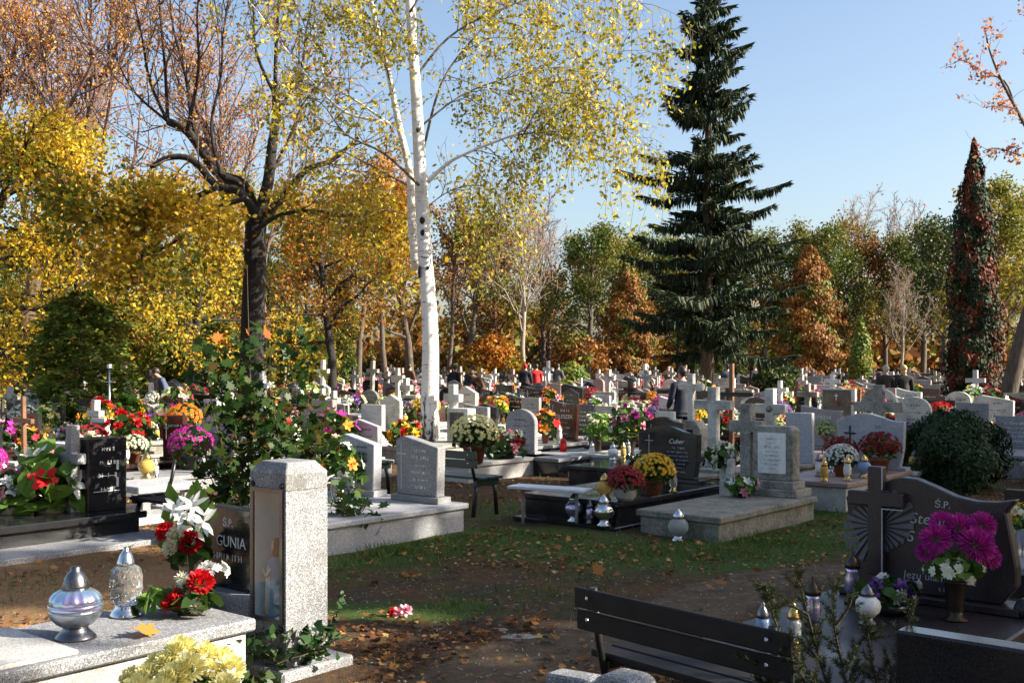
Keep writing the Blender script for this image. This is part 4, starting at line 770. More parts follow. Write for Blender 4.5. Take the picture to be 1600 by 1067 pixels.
# ------------------------------------------------------------------ benches
def bench(label, loc, rz, L, mat, back=True, seat_z=.45, tilt=.10, style='tube'):
    T = thing('bench', label, 'bench', (loc[0], loc[1], 0), rz); n = 3
    for i in range(n): MB().box(-L/2,L/2,-.40+i*.135,-.28+i*.135,seat_z,seat_z+.032).build('seat_slat', MT[mat], T, .006)
    for sx in (-1, 1):
        x = sx*(L/2-.10)
        if style == 'tube':
            MB().tube([(x,.07,.80),(x,.035,.55),(x,.0,.40),(x,-.02,.36),(x,-.06,.345),(x,-.16,.345)], .018, 8).build('back_tube', MT['black_metal'], T, smooth=True)
            MB().box(x-.04,x+.04,-.26,-.16,-.2,.41).build('leg', MT['black_metal'], T, .006); MB().box(x-.03,x+.03,-.41,.0,.41,.449).build('seat_bearer', MT['black_metal'], T, .004)
        else:
            MB().tube([(x,.10,.84),(x,.05,.60),(x,.0,.44)], .020, 7).build('back_post', MT['black_metal'], T, smooth=True)
            MB().box(x-.03,x+.03,-.41,.0,.37,.449).build('seat_bearer', MT[mat], T, .004)
            MB().tube([(x,-.33,.40),(x,-.37,.25),(x,-.40,-.1)], .026, 6).build('leg', MT['black_metal'], T, smooth=True); MB().tube([(x,-.03,.40),(x,.0,.25),(x,.04,-.1)], .026, 6).build('leg', MT['black_metal'], T, smooth=True)
        if back:
            for z in (.635, .735): MB().lathe([(.010,0),(.010,.004),(.005,.008)], 8, m=Matrix.Translation((x,.112 if style == 'tube' else .13,z+.02)) @ Matrix.Rotation(-PI/2,4,'X')).build('bolt', MT['silver'], T)
    if back:
        for z, y in ((.595,.072),(.700,.088)): MB().box(-L/2,L/2,y-.012,y+.012,z,z+.092).build('back_slat', MT[mat], T, .006)
    return T
bench('dark slatted bench seen from behind in the right foreground', (.76,4.78), R(131), 1.20, 'black_wood')
bench('dark green slatted bench right of the slanted headstones', (-.86,13.35), R(140), 1.3, 'green_wood', style='leg'); reserve((-.86,13.35), 1.4, .6)
bench('dark bench half hidden behind the left slanted headstone', (-2.35,15.3), R(140), 1.2, 'green_wood', style='leg'); reserve((-2.35,15.3), 1.3, .6)
bench('low backless dark bench at left between graves', (-3.35,11.5), R(-40), 1.1, 'black_wood', False, .40, style='leg')
plain('pale_plank', (.62,.65,.70), .45, 0, (.5,.53,.58), 5)
T = thing('plank_bench', 'pale grey plank bench on thin legs beside the black script grave', 'bench', (.42,12.3,0), R(-30)); MB().box(-.47,.47,-.14,.14,.415,.45).build('seat', MT['pale_plank'], T, .006)
for sx in (-1,1): MB().tube([(sx*.34,0,-.1),(sx*.34,0,.415)], .020, 6).build('leg', MT['concrete_post'], T, smooth=True)
reserve((.42,12.3), 1, .5)
# ------------------------------------------------------------------ lanterns
LP = {  # base, glass, cap profiles (r, z)
 'slim': ([(.040,0),(.042,.012),(.030,.03),(.034,.04)], [(.034,.04),(.040,.06),(.040,.13),(.030,.155)], [(.034,.155),(.036,.17),(.022,.20),(.010,.215),(.012,.228),(.003,.24)]),
 'tall': ([(.048,0),(.05,.015),(.030,.04),(.03,.055)], [(.03,.055),(.045,.085),(.048,.15),(.036,.19),(.042,.21)], [(.046,.21),(.044,.235),(.028,.265),(.012,.285),(.014,.30),(.003,.315)]),
 'round': ([(.05,0),(.052,.012),(.03,.03),(.032,.04)], [(.032,.04),(.062,.07),(.07,.10),(.062,.13),(.036,.155)], [(.04,.155),(.038,.175),(.022,.20),(.010,.21),(.003,.222)]),
 'votive': ([(.032,0),(.034,.01)], [(.033,.01),(.036,.06),(.030,.10)], [(.033,.10),(.030,.118),(.014,.135),(.004,.14)])}
def lantern(kind, glassm, metal, label, loc, sc=1.0, rz=0, group=None, seg=12):
    T = thing('grave_lantern', label, 'lantern', loc, rz, group, sc); b, gl, cp = LP[kind]
    for nm, pr, mt in (('base', b, metal), ('glass', gl, glassm), ('cap', cp, metal)):
        part(nm, ('ln', kind, nm, seg), lambda: MB().lathe(pr, seg).mesh(nm, smooth=True), MT[mt], T)
    return T
def rib_lathe(prof, seg, amp, k):
    mb = MB(); mb.lathe(prof, seg); n = len(prof)
    vs = []
    for i, v in enumerate(mb.v):
        j = i//seg
        a = 1+amp*math.cos(k*2*PI*(i % seg)/seg)*(0 if j in (0, n-1) else 1); vs.append((v[0]*a, v[1]*a, v[2]))
    mb.v = vs; return mb
# hero lanterns: big iridescent round one and crystal jar
p0 = at(118,996,.446); T = thing('round_lantern', 'big round violet-silver lantern with pewter cap on the left slab', 'lantern', p0, 0)
MB().lathe([(.105,0),(.10,.012),(.082,.03),(.062,.05),(.064,.062)], 28).build('base', MT['pewter'], T, smooth=True)
g_ = rib_lathe([(.064,.062),(.092,.078),(.118,.105),(.132,.135),(.134,.155)], 56, .012, 28).build('lower_glass', MT['mercury'], T, smooth=True)
MB().lathe([(.134,.155),(.137,.162),(.137,.176),(.134,.183)], 40).build('band', MT['iridescent'], T, smooth=True)
rib_lathe([(.134,.183),(.126,.21),(.106,.236),(.078,.252),(.064,.256)], 90, .035, 15).build('upper_glass', MT['iridescent'], T, smooth=True)
cp = MB().lathe([(.068,.254),(.066,.275),(.058,.305),(.044,.332),(.030,.345),(.026,.352),(.026,.37),(.012,.374)], 24).build('cap', MT['pewter'], T, smooth=True)
for a_ in range(5): MB().lathe([(.008,0),(.008,.004)], 8, m=Matrix.Translation((.0585*math.cos(a_*1.257-1.6),.0585*math.sin(a_*1.257-1.6),.30)) @ Matrix.Rotation(a_*1.257-1.6,4,'Z') @ Matrix.Rotation(R(72),4,'Y')).build('vent_hole', MT['letter_dark'], cp)
p0 = at(197,968,.421); T = thing('crystal_lantern', 'clear cut-glass jar lantern with silver cap on the left slab', 'lantern', p0, .3)
MB().lathe([(.090,0),(.090,.010),(.076,.03),(.060,.055),(.060,.066)], 24).build('base', MT['silver'], T, smooth=True)
def crystal():
    mb = MB(); prof = [(.060,.066),(.082,.082),(.088,.12),(.089,.16),(.090,.20),(.088,.24),(.074,.268),(.050,.282),(.046,.292)]; prof = [p for a_, b_ in zip(prof, prof[1:]) for p in (a_, ((a_[0]+b_[0])/2, (a_[1]+b_[1])/2))]+[prof[-1]]; mb.lathe(prof, 34); g = random.Random(2)
    mb.v = [(x*(1+g.uniform(-.05,.05)), y*(1+g.uniform(-.05,.05)), z+g.uniform(-.003,.003)) for x, y, z in mb.v]; return mb
crystal().build('glass', MT['crystal'], T)
MB().lathe([(.050,.288),(.052,.298),(.046,.31),(.036,.34),(.022,.362),(.014,.368),(.016,.382),(.010,.388)], 20).build('cap', MT['silver'], T, smooth=True)
def onto(T, x, y, z): return T.matrix_basis @ Vector((x, y, z))
for args in [('round','glass_amber','gold','gold-bellied lantern beside the crimson chrysanthemum pot', at(945,782,.33), 1.35), ('round','iridescent','silver','left violet-silver ball lantern on the ground by plank bench', at(897,815,.07), 1.5), ('slim','iridescent','pewter','thin dark lantern between the two silver ball lanterns', at(922,818,.07), 1.15), ('round','silver','silver','right silver ball lantern on the ground by plank bench', at(944,822,.07), 1.6), ('tall','glass_clear','gold','clear lantern beside the golden chrysanthemum pot', at(1052,770,.33), 1.0),
  ('round','glass_clear','silver','lone clear lantern on ground before the concrete tomb', at(1060,846,.0), 1.55), ('slim','glass_white','silver','white lantern on the black grave with lime flowers', at(925,716,.3), 1.1), ('round','glass_white','silver','round white lantern on the black grave with lime flowers', at(958,718,.3), 1.2), ('slim','glass_amber','gold','gold lantern on the black grave with lime flowers', at(974,716,.3), 1.1), ('slim','glass_clear','silver','clear lantern rightmost on the black grave with lime flowers', at(981,714,.3), 1.2), ('votive','glass_red','glass_red','red votive candle before the red-brown headstone', at(880,705,.35), 1.7), ('tall','glass_white','wax','white angel-like lantern before the red-brown headstone', at(874,694,.35), 1.1),
  ('tall','glass_white','pewter','leftmost white lantern on the pinkish grave', at(1279,744,.36), .95), ('slim','glass_amber','gold','gold lantern at the pinkish grave front', at(1288,751,.36), 1.25), ('tall','glass_white','gold','slim white gold-capped lantern on the pinkish grave', at(1324,750,.36), 1.05), ('round','glass_blue','gold','blue patterned lantern right on the pinkish grave', at(1350,745,.36), 1.35), ('round','glass_clear','silver','clear lantern behind white flowers on the pinkish grave', at(1298,737,.36), 1.2),
  ('tall','glass_clear','pewter','clear glass lantern on slab behind the leafy sapling branch', at(546,776,.35), 1.3), ('round','glass_amber','gold','amber lantern on the grey stone table at left', at(229,745,.42), 1.5), ('slim','glass_clear','silver','small clear lantern on the grey stone table at left', at(243,745,.42), 1.0), ('round','glass_clear','gold','glass ball lantern under the grey stone table at left', at(207,785,.1), 1.5)]:
    lantern(*args, seg=18)
for kind, gm, mt, lab, p0, sc in [('tall','iridescent','bronze','bronze-capped violet lantern on the plum grave behind twigs', at(1270,990,.35), 1.0), ('tall','iridescent','bronze','violet rayed lantern nearest the plum headstone', at(1332,942,.35), 1.05), ('round','glass_white','pewter','squat white glass lantern beside white flowers on plum grave', at(1356,975,.35), 1.05), ('slim','glass_blue','pewter','slim grey-blue lantern leftmost on the plum grave', at(1192,1010,.35), 1.0), ('slim','glass_clear','gold','clear gold-capped lantern amid spruce twigs', at(1240,1012,.35), 1.0), ('tall','glass_white','silver','white lantern at right edge beside yellow bouquet', at(1588,850,.3), 1.0)]:
    lantern(kind, gm, mt, lab, p0, sc, seg=20)
T = thing('grey_stone_table', 'grey granite table slab on small posts at left behind the bench', 'grave', at(245,760,.40)*Vector((1,1,0)) if False else Vector((at(245,752,.42).x, at(245,752,.42).y, 0)), GRZ); MB().box(-.42,.42,-.5,.34,.34,.42).build('slab', MT['granite_light'], T, .01); MB().box(-.48,.48,-.55,.4,-.1,.10).build('kerb_frame', MT['granite_light'], T, .01); reserve(T.location, 1.1, .8)
for sx in (-.3,.3):
    for sy in (-.35,.2): MB().box(sx-.05,sx+.05,sy-.05,sy+.05,.10,.34).build('post', MT['granite_grey'], T)

# ------------------------------------------------------------------ flowers
PETAL = np.array([(0,0,0),(.17,.45,.03),(0,1,.0),(-.17,.45,.03)])
WIDE = np.array([(0,0,0),(.30,.5,.06),(.12,1,.0),(-.12,1,.0),(-.30,.5,.06)])
def petals(cn, nm, size, layers, tm=PETAL, seed=1):
    """cn,nm: (N,3) flower centres and axes; layers: (tilt deg, count, length factor)"""
    g = np.random.default_rng(seed); cn = np.asarray(cn, float); nm = np.asarray(nm, float); nm = nm/np.linalg.norm(nm,axis=1)[:,None]; N = len(cn)
    size = np.broadcast_to(np.asarray(size, float), (N,)); t = np.tile([.31,.17,.9], (N,1)); t[np.abs(nm[:,2]) > .8] = [1,.2,.1]; e1 = np.cross(nm, t); e1 /= np.linalg.norm(e1,axis=1)[:,None]; e2 = np.cross(nm, e1)
    V_ = []
    for tilt, cnt, lf in layers:
        for j in range(cnt):
            an = 2*PI*j/cnt+g.uniform(0,.5,N)+tilt; ti = np.radians(tilt+g.normal(0,7,N)); d = e1*np.cos(an)[:,None]+e2*np.sin(an)[:,None]
            b = d*np.cos(ti)[:,None]+nm*np.sin(ti)[:,None]; n_ = nm*np.cos(ti)[:,None]-d*np.sin(ti)[:,None]; a = np.cross(b, n_); L = size*lf*g.uniform(.85,1.12,N)
            V_.append(cn[:,None,:]+L[:,None,None]*(tm[None,:,0:1]*a[:,None,:]+tm[None,:,1:2]*b[:,None,:]+tm[None,:,2:3]*n_[:,None,:]))
    return np.concatenate([v.reshape(-1,3) for v in V_]), tm.shape[0]
POM = [(-35,11,.8),(-8,13,1.0),(18,13,1.0),(42,11,.92),(62,9,.8),(80,6,.62)]; SIMPLE = [(5,8,1.0),(40,6,.7),(72,4,.45)]; DAISY = [(8,9,1.0),(50,5,.5)]; LILY = [(28,6,1.0)]; ROSE = [(15,6,1.0),(45,5,.9),(68,5,.8),(84,3,.7)]
def pmesh(key, cn, nm, size, layers, tm=PETAL, seed=1):
    def f(): v, k = petals(cn, nm, size, layers, tm, seed); return npmesh(key[0], v, k)
    return cmesh(key, f)
def fib(n, lo=-.05, jit=.08, seed=0):
    g = np.random.default_rng(seed); i = np.arange(n)+.5; z = 1-(1-lo)*i/n; th = i*2.39996; r = np.sqrt(np.maximum(0,1-z*z)); p = np.stack([r*np.cos(th), r*np.sin(th), z],1); p += g.normal(0,jit,p.shape); return p/np.linalg.norm(p,axis=1)[:,None]
POTS = {'clay': [(.075,0),(.10,.13),(.112,.13),(.112,.155),(.09,.155)], 'bowl': [(.08,0),(.12,.05),(.135,.12),(.14,.125),(.12,.125)], 'vase': [(.05,0),(.055,.015),(.04,.05),(.06,.14),(.055,.22),(.065,.24),(.05,.24)], 'low': [(.09,0),(.11,.05),(.105,.07),(.09,.07)]}
def foliage_mesh(key, R_, Hh, z0, n, sz, seed=0, tm=LEAF):
    def f():
        g = np.random.default_rng(seed); p = fib(n, -.3, .2, seed)*[R_,R_,Hh]*g.uniform(.45,1.0,(n,1))+[0,0,z0]; p[:,2] = np.maximum(p[:,2], .03); return leaves('foliage', p, g.uniform(.7,1.3,n)*sz, None, tm, fr=frames(n,.5,g))
    return cmesh(key, f)
def usemesh(name, me, mat, parent, loc=None, rot=None):
    if not me.materials: me.materials.append(mat)
    o = link(name, me, parent, loc)
    if me.materials[0] != mat: setmat(o, mat)
    if rot: o.rotation_euler = rot
    return o
def mum(col, label, loc, sc=1.0, pot='clay', potmat='terracotta', group=None, rz=0, hero_=False):
    """potted chrysanthemum: a dome of small blossoms over leaves in a pot"""
    T = thing('chrysanthemum_pot', label, 'flowers', loc, rz, group, sc); pr = POTS[pot]; zt = pr[-1][1]
    part('pot', ('pot', pot), lambda: MB().lathe(pr, 16).mesh('pot', smooth=True), MT[potmat], T); n = 190 if hero_ else 95; k = int(hero_)
    usemesh('foliage', foliage_mesh(('fol', k), .19, .17, zt+.07, 160+180*k, .075, 4), MT['leaf_green'], T); d = fib(n, -.12, .07, 3); cn = d*[.215,.215,.185]+[0,0,zt+.08]
    stuff(usemesh('blossoms', pmesh(('blossoms', 'mum', k, pot), cn, d, np.random.default_rng(2).uniform(.8,1.15,n)*(.026 if hero_ else .035), SIMPLE), MT['petal_'+col], T)); return T
def bouquet(cols, label, loc, sc=1.0, pot='low', potmat='pewter', seed=0, group=None, n=13, leaf='leaf_green', R_=.2, Hh=.2, size=.06, lay=ROSE, tm=WIDE, lf=.10):
    T = thing('bouquet', label, 'flowers', loc, seed*.7, group, sc); pr = POTS[pot]; zt = pr[-1][1]
    part('pot', ('pot', pot), lambda: MB().lathe(pr, 16).mesh('pot', smooth=True), MT[potmat], T); s = seed % 4
    usemesh('foliage', foliage_mesh(('folb', pot, s, round(R_,2), round(Hh,2)), R_*1.15, Hh*1.05, zt+.04, 110, lf, s, OVAL), MT[leaf], T); d = fib(n, .0, .22, s+5)
    for i, c in enumerate(cols):
        dd = d[i::len(cols)]; cn = dd*[R_,R_,Hh]*np.random.default_rng(s+i).uniform(.8,1.08,(len(dd),1))+[0,0,zt+.05]
        stuff(usemesh('blossoms', pmesh(('blossoms','bq',s,i,len(cols),n,pot,round(R_,2),round(size,3),len(lay)), cn, dd, size, lay, tm, s+i), MT['petal_'+c], T))
    return T
def lilies(label, loc, sc=1.0, cols=('white','crimson'), seed=0, pot='vase', potmat='granite_grey', n=7):
    T = thing('lily_bouquet', label, 'flowers', loc, seed, None, sc); g = random.Random(seed); part('pot', ('pot', pot), lambda: MB().lathe(POTS[pot], 18).mesh('pot', smooth=True), MT[potmat], T); zt = POTS[pot][-1][1]; st = MB(); P = []; D = []
    for i in range(n):
        a = i*2.4+g.uniform(-.3,.3); r_ = g.uniform(.05,.2); h = g.uniform(.22,.46); e = Vector((r_*math.cos(a), r_*math.sin(a), zt+h)); st.tube([(0,0,zt-.05), e*.5+Vector((0,0,zt*.5-.02)), e], .005, 5); P.append(e); D.append((e-Vector((0,0,zt-.05))).normalized()+Vector((0,-.5,0)))
        st_l = None
    st.build('stems', MT['stem'], T); usemesh('foliage', foliage_mesh(('lil', seed), .2, .26, zt+.16, 60, .17, seed, LEAF), MT['leaf_bright'], T)
    for i in range(n):
        me = pmesh(('blossom','lily'), [(0,0,0)], [(0,0,1)], .10, [(22,3,1.0),(34,3,1.0)], np.array([(0,0,0),(.16,.35,.04),(.12,.75,-.02),(0,1.05,-.18),(-.12,.75,-.02),(-.16,.35,.04)])) if i % 3 else pmesh(('blossom','rose'), [(0,0,0)], [(0,0,1)], .062, [(0,8,1.0),(28,8,.95),(52,7,.85),(75,5,.7)], WIDE)
        usemesh('blossom', me, MT['petal_'+(cols[0] if i % 3 else cols[1+(i//3) % (len(cols)-1)])], T, P[i], Vector(D[i]).to_track_quat('Z','Y').to_euler())
    return T
def ballmesh(key, n, size, wide, cup, seed):
    def f():
        d = fib(n, -.45, .06, seed); t = np.tile([0,0,1.0], (n,1)); tt = t-d*d[:,2:3]; tt /= np.linalg.norm(tt,axis=1)[:,None]+1e-6
        b = d*.75+tt*cup; b /= np.linalg.norm(b,axis=1)[:,None]; a = np.cross(b, d); a /= np.linalg.norm(a,axis=1)[:,None]+1e-6; c_ = np.cross(a, b); g = np.random.default_rng(seed)
        return leaves('blossom', d*size*.45*[1,1,.8], size*g.uniform(.5,.68,n), None, np.array([(-wide*.3,0,0),(wide*.3,0,0),(wide*.5,.6,.06),(wide*.25,1,.2),(-wide*.25,1,.2),(-wide*.5,.6,.06)]), fr=(a,b,c_))
    return cmesh(key, f)
def ballblooms(T, blooms, col, size, n=130, wide=.3, cup=.5, name='blossom'):
    for i, (x, y, z, dx, dy, dz, s) in enumerate(blooms):
        me = ballmesh(('ball', round(size,3), n, wide, cup, i % 3), n, size, wide, cup, i % 3)
        o = usemesh(name, me, MT['petal_'+col], T, (x,y,z), Vector((dx,dy,dz)).to_track_quat('Z','Y').to_euler()); o.scale = (s,s,s)
def bigblooms(T, blooms, col, size, layers=POM, tm=PETAL, name='blossom'):
    for i, (x, y, z, dx, dy, dz, s) in enumerate(blooms):
        me = pmesh(('blossom', 'big', round(size,3), len(layers), i % 3), [(0,0,0)], [(0,0,1)], size, layers, tm, i % 3)
        o = usemesh(name, me, MT['petal_'+col], T, (x,y,z), Vector((dx,dy,dz)).to_track_quat('Z','Y').to_euler()); o.scale = (s,s,s)
FLUFF = [(-60,14,.55),(-30,18,.8),(-5,20,.95),(15,20,1.0),(33,18,1.0),(50,15,.95),(66,12,.85),(80,8,.72)]
# pale yellow pompoms at the bottom edge
p0 = at(285,1075,.25); T = thing('pale_chrysanthemums', 'big pale yellow pompom chrysanthemums at the bottom left edge', 'flowers', (p0.x,p0.y,0), 0)
bl = []
for px, py, dY, s in [(283,1018,.05,1.1),(262,1038,.0,.95),(320,1022,.06,.9),(345,1030,.1,.95),(245,1040,.1,.9),(360,1045,.02,1.0),(295,1045,-.1,1.1),(232,1060,-.05,1.05),(208,1062,.05,.95),(270,1062,-.15,1.1),(330,1046,-.02,.6),(215,1080,-.2,1.1),(350,1075,-.15,1.0),(250,1085,-.25,1.1)]:
    q = pt(px, py, 5.25+dY)-Vector((p0.x,p0.y,0)); bl.append((q.x,q.y,q.z,(px-290)*.004,-.55,.8,s))
ballblooms(T, bl, 'lemon', .072, 150, .30, .45)
usemesh('foliage', foliage_mesh(('ylw',), .26, .14, .22, 160, .07, 8, OVAL), MT['leaf_green'], T); MB().lathe([(.10,-.02),(.14,.16),(.15,.16),(.15,.19),(.12,.19)], 18).build('pot', MT['terracotta'], T, smooth=True)
# magenta blooms in a bronze vase on the plum grave
p0 = at(1492,968,.35); T = thing('magenta_chrysanthemums', 'magenta chrysanthemums in dark bronze vase before the plum headstone', 'flowers', p0, 0)
MB().lathe([(.075,0),(.078,.012),(.045,.03),(.05,.06),(.055,.16),(.062,.22),(.068,.225),(.05,.225)], 20).build('vase', MT['bronze'], T, smooth=True); bl = []
for px, py, dY, s in [(1462,842,-.02,1.0),(1500,826,.05,1.05),(1525,852,-.06,1.2),(1535,820,.06,.9),(1472,818,.06,.85),(1448,862,.02,.7),(1545,870,.0,.8)]:
    q = pt(px, py, p0.y+dY)-p0; bl.append((q.x,q.y,q.z,(px-1495)*.01,-.7,.75,s))
ballblooms(T, bl, 'magenta', .088, 260, .15, .2)
usemesh('foliage', foliage_mesh(('mag',), .17, .10, .29, 90, .085, 9, OVAL), MT['leaf_bright'], T); st = MB()
for b_ in bl: st.tube([(0,0,.2),(b_[0]*.5,b_[1]*.5,.2+(b_[2]-.2)*.6),b_[:3]], .005, 5)
st.build('stems', MT['stem'], T); d = fib(22,-.2,.2,3); stuff(usemesh('filler_blossoms', pmesh(('blossoms','fill'), d*[.17,.17,.07]+[0,0,.285], d, .032, DAISY, WIDE), MT['petal_cream'], T))
# flowers on the left foreground slab
p0 = at(298,960,.42); T = thing('flower_arrangement', 'red and cream artificial flowers in small brown pot on the left slab', 'flowers', p0, 0)
MB().box(-.06,.06,-.04,.04,0,.05,taper=-.01).build('pot', MT['bronze'], T, .006)
ballblooms(T, [(x,y,z,dx,-.6,.7,s) for x,y,z,dx,s in [(-.05,-.08,.10,-.4,1.0),(.07,-.05,.19,.3,1.2),(-.10,-.10,.07,-.6,.7)]], 'red', .066, 90, .42, .7)
bigblooms(T, [(x,y,z,dx,-.5,.8,s) for x,y,z,dx,s in [(.02,-.07,.12,.2,.95),(-.03,0,.17,-.2,.9),(-.06,.04,.2,-.3,.8),(.05,-.09,.06,.4,.8)]], 'cream', .062, POM)
usemesh('foliage', foliage_mesh(('arr',), .16, .13, .07, 60, .11, 11, OVAL), MT['leaf_green'], T); q = foliage_mesh(('arr2',), .10, .05, .06, 26, .12, 12, OVAL); usemesh('side_leaves', q, MT['leaf_bright'], T, (-.17,-.02,.03)); usemesh('white_sprig', pmesh(('sprig',), fib(16,-.3,.3,6)*[.09,.06,.06]+[.11,.06,.23], fib(16,-.3,.3,6), .028, DAISY, WIDE), MT['petal_white'], T)
stem = MB(); [stem.tube([(0,0,.04),(x*.6,y*.6,z*.6+.02),(x,y,z)], .004, 4) for x,y,z in [(-.05,-.06,.10),(.07,-.03,.19),(.02,-.07,.12),(-.03,0,.17),(.11,.06,.22),(-.17,-.02,.06)]]; stem.build('stems', MT['stem'], T)
p0 = at(290,905,.36); p0 = Vector((-2.03,6.95,.40)); T = thing('lily_bouquet', 'white lilies with red and cream roses in grey vase, left foreground', 'flowers', p0, 0); MB().box(-.14,.14,-.14,.14,-.5,0).build('vase_block', MT['granite_grey'], T, .01)
MB().lathe([(.05,0),(.075,.03),(.085,.07),(.07,.115),(.05,.125)], 18).build('vase', MT['concrete'], T, smooth=True)
LT = np.array([(0,0,0),(.15,.35,.05),(.12,.75,-.02),(0,1.05,-.16),(-.12,.75,-.02),(-.15,.35,.05)]); bl = []
for px, py, s in [(290,800,1.1),(302,790,.9),(318,815,1.0),(305,830,.85),(276,792,.8)]: q = pt(px,py,6.93)-p0; bl.append((q.x,q.y,q.z,(px-295)*.012,-.8,.45,s))
bigblooms(T, bl, 'white', .125, [(18,3,1.0),(30,3,1.0)], LT, 'lily')
ballblooms(T, [((px-800)/F*6.88-p0.x,-.05,H-(py-HZ)*6.88/F-p0.z,dx,-.8,.4,s) for px,py,dx,s in [(295,848,.2,1.1),(258,832,-.3,.9)]], 'red', .074, 80, .5, .8); ballblooms(T, [((px-800)/F*6.86-p0.x,-.07,H-(py-HZ)*6.86/F-p0.z,dx,-.8,.4,s) for px,py,dx,s in [(272,838,0,.9),(266,856,-.2,.85)]], 'cream', .066, 80, .5, .8)
P = []; 
for px, py in [(268,770),(275,785),(308,765),(318,780),(300,775),(262,805),(330,800),(285,820),(282,868),(258,850)]: q = pt(px,py,6.97)-p0; P.append(tuple(q))
gg = np.random.default_rng(4); a_ = np.tile([1,0,0.],(10,1)); b_ = np.array([[ (p[0])*1.2, -.2, .9] for p in P]); b_ /= np.linalg.norm(b_,axis=1)[:,None]; n_ = np.cross(a_, b_)
link('long_leaves', leaves('long_leaves', P, .16, MT['leaf_bright'], LEAF, fr=(a_, b_, n_)), T); usemesh('foliage', foliage_mesh(('lilf',), .14, .18, .22, 50, .10, 14, OVAL), MT['leaf_green'], T); stem = MB(); [stem.tube([(0,0,.08),(b[0]*.4,b[1]*.4,.08+(b[2]-.08)*.6),b[:3]], .005, 4) for b in bl]; stem.build('stems', MT['stem'], T)
# flowers on the plum grave
bouquet(['white','violet'], 'white and violet flowers lying on the plum grave slab', at(1392,958,.35), 1.0, 'low', 'pewter', 2, R_=.16, Hh=.09, size=.055, n=12)
bouquet(['yellow','cream'], 'yellow bouquet at right edge behind the plum headstone', at(1598,870,.25), 1.0, 'vase', 'silver', 3, leaf='leaf_bright', R_=.15, Hh=.14)
# middle graves
mum('crimson','crimson chrysanthemum dome in pale pot on the black script grave', at(977,783,.33), .98, 'bowl', 'granite_pale', hero_=True); mum('yellow','golden chrysanthemum dome in clay pot on the black script grave', at(1022,772,.33), 1.12, hero_=True); bouquet(['white'], 'white flowers behind the golden chrysanthemum dome', (1.62,13.75,.33), .95, 'clay', 'terracotta', 1, lay=SIMPLE)
bouquet(['pink','white'], 'pink artificial lilies in pot on the concrete tomb', at(1160,775,.27), .85, 'low', 'black_metal', 2, lay=LILY, size=.085, leaf='leaf_bright', n=8)
mum('lemon','large pale yellow chrysanthemum dome right of green bench', at(741,722,.30), 1.75, hero_=True); bouquet(['crimson','cream','pink'], 'crimson and cream bouquet beside the pale yellow chrysanthemum', at(790,716,.30), 1.5, 'low', 'black_metal', 1, n=18)
bouquet(['orange','red'], 'orange lilies in orange pot beside the red-brown headstone', at(852,698,.35), 1.15, 'vase', 'terracotta', 0, lay=LILY, size=.1, Hh=.28); bouquet(['lime','cream'], 'lime green blossoms before the silver-cross black headstone', at(935,705,.30), 1.15, 'vase', 'bronze', 3, leaf='leaf_bright', Hh=.3); bouquet(['pink','magenta','white'], 'pink and white artificial orchids behind the crimson dome', at(985,712,.3), 1.5, 'vase', 'bronze', 1, Hh=.3); bouquet(['yellow'], 'small yellow bouquet left of the black script headstone', at(980,708,.3), 1.0, 'vase', 'bronze', 2)
mum('dark_red','left dark red chrysanthemum on the pinkish grave', wl(TQ,-.26,-.42,.36), 1.1); mum('dark_red','right dark red chrysanthemum on the pinkish grave', wl(TQ,.28,-.40,.36), 1.3); mum('white','white chrysanthemums in clay pot on the pinkish grave', at(1315,744,.36), 1.0, hero_=True); bouquet(['white'], 'small white flower bunch right of the pinkish grave', at(1408,750,.1), 1.1, 'low', 'black_metal', 0, lay=SIMPLE)
mum('lime','lime green hydrangea before the dark grey wave-topped headstone', at(1293,695,.34), 1.1, 'clay', 'terracotta'); T = bouquet(['white','cream'], 'white roses in tall concrete vase beside the blue-white cross', (2.98,15.3,.0), 1.0, 'vase', 'concrete_light', 2, R_=.15, Hh=.12); T.scale = (1.5,1.5,1.75)
bouquet(['red','white'], 'red and white lily bouquet on the mirror-black grave', at(78,795,.29), 1.7, 'low', 'rope', 1, lay=LILY, size=.10, Hh=.28, n=9, leaf='leaf_bright', lf=.16); bouquet(['pink','white'], 'pink and white bouquet at the left edge on mirror-black grave', at(15,800,.29), 1.4, 'low', 'rope', 2, n=16); bouquet(['red'], 'bunch of red roses behind the mirror-black headstone', at(200,720,.25), 1.5, 'vase', 'terracotta', 0, R_=.24, n=22); bouquet(['orange','yellow'], 'orange and yellow bouquet under the large thuja', at(155,700,.25), 1.6, 'vase', 'terracotta', 1); mum('magenta','pink chrysanthemums on the stone table row at left', at(290,728,.3), 1.1); bouquet(['lime','yellow'], 'green leafy bunch behind the red roses at left', at(200,690,.25), 1.5, 'vase', 'terracotta', 3, leaf='leaf_bright', lf=.2, Hh=.35)
bouquet(['white','orange'], 'white narcissus-like flowers beside the clear lantern and left slanted stone', at(527,790,.33), 1.25, 'vase', 'glass_clear', 0, lay=DAISY, n=12, Hh=.3); bouquet(['cream'], 'bright green leaf bunch in vase before the left slanted headstone', at(555,772,.33), 1.0, 'vase', 'glass_clear', 2, leaf='leaf_bright', n=3, lf=.17, Hh=.26); mum('crimson','crimson potted flowers behind the narcissus-like flowers', at(531,715,.33), 1.1)
bouquet(['red','yellow'], 'red and yellow bunch just left of the birch foot', at(632,700,.33), 1.6, 'low', 'terracotta', 2, n=20); mum('pink','pink potted flowers behind left slanted headstone', at(570,700,.3), .8)
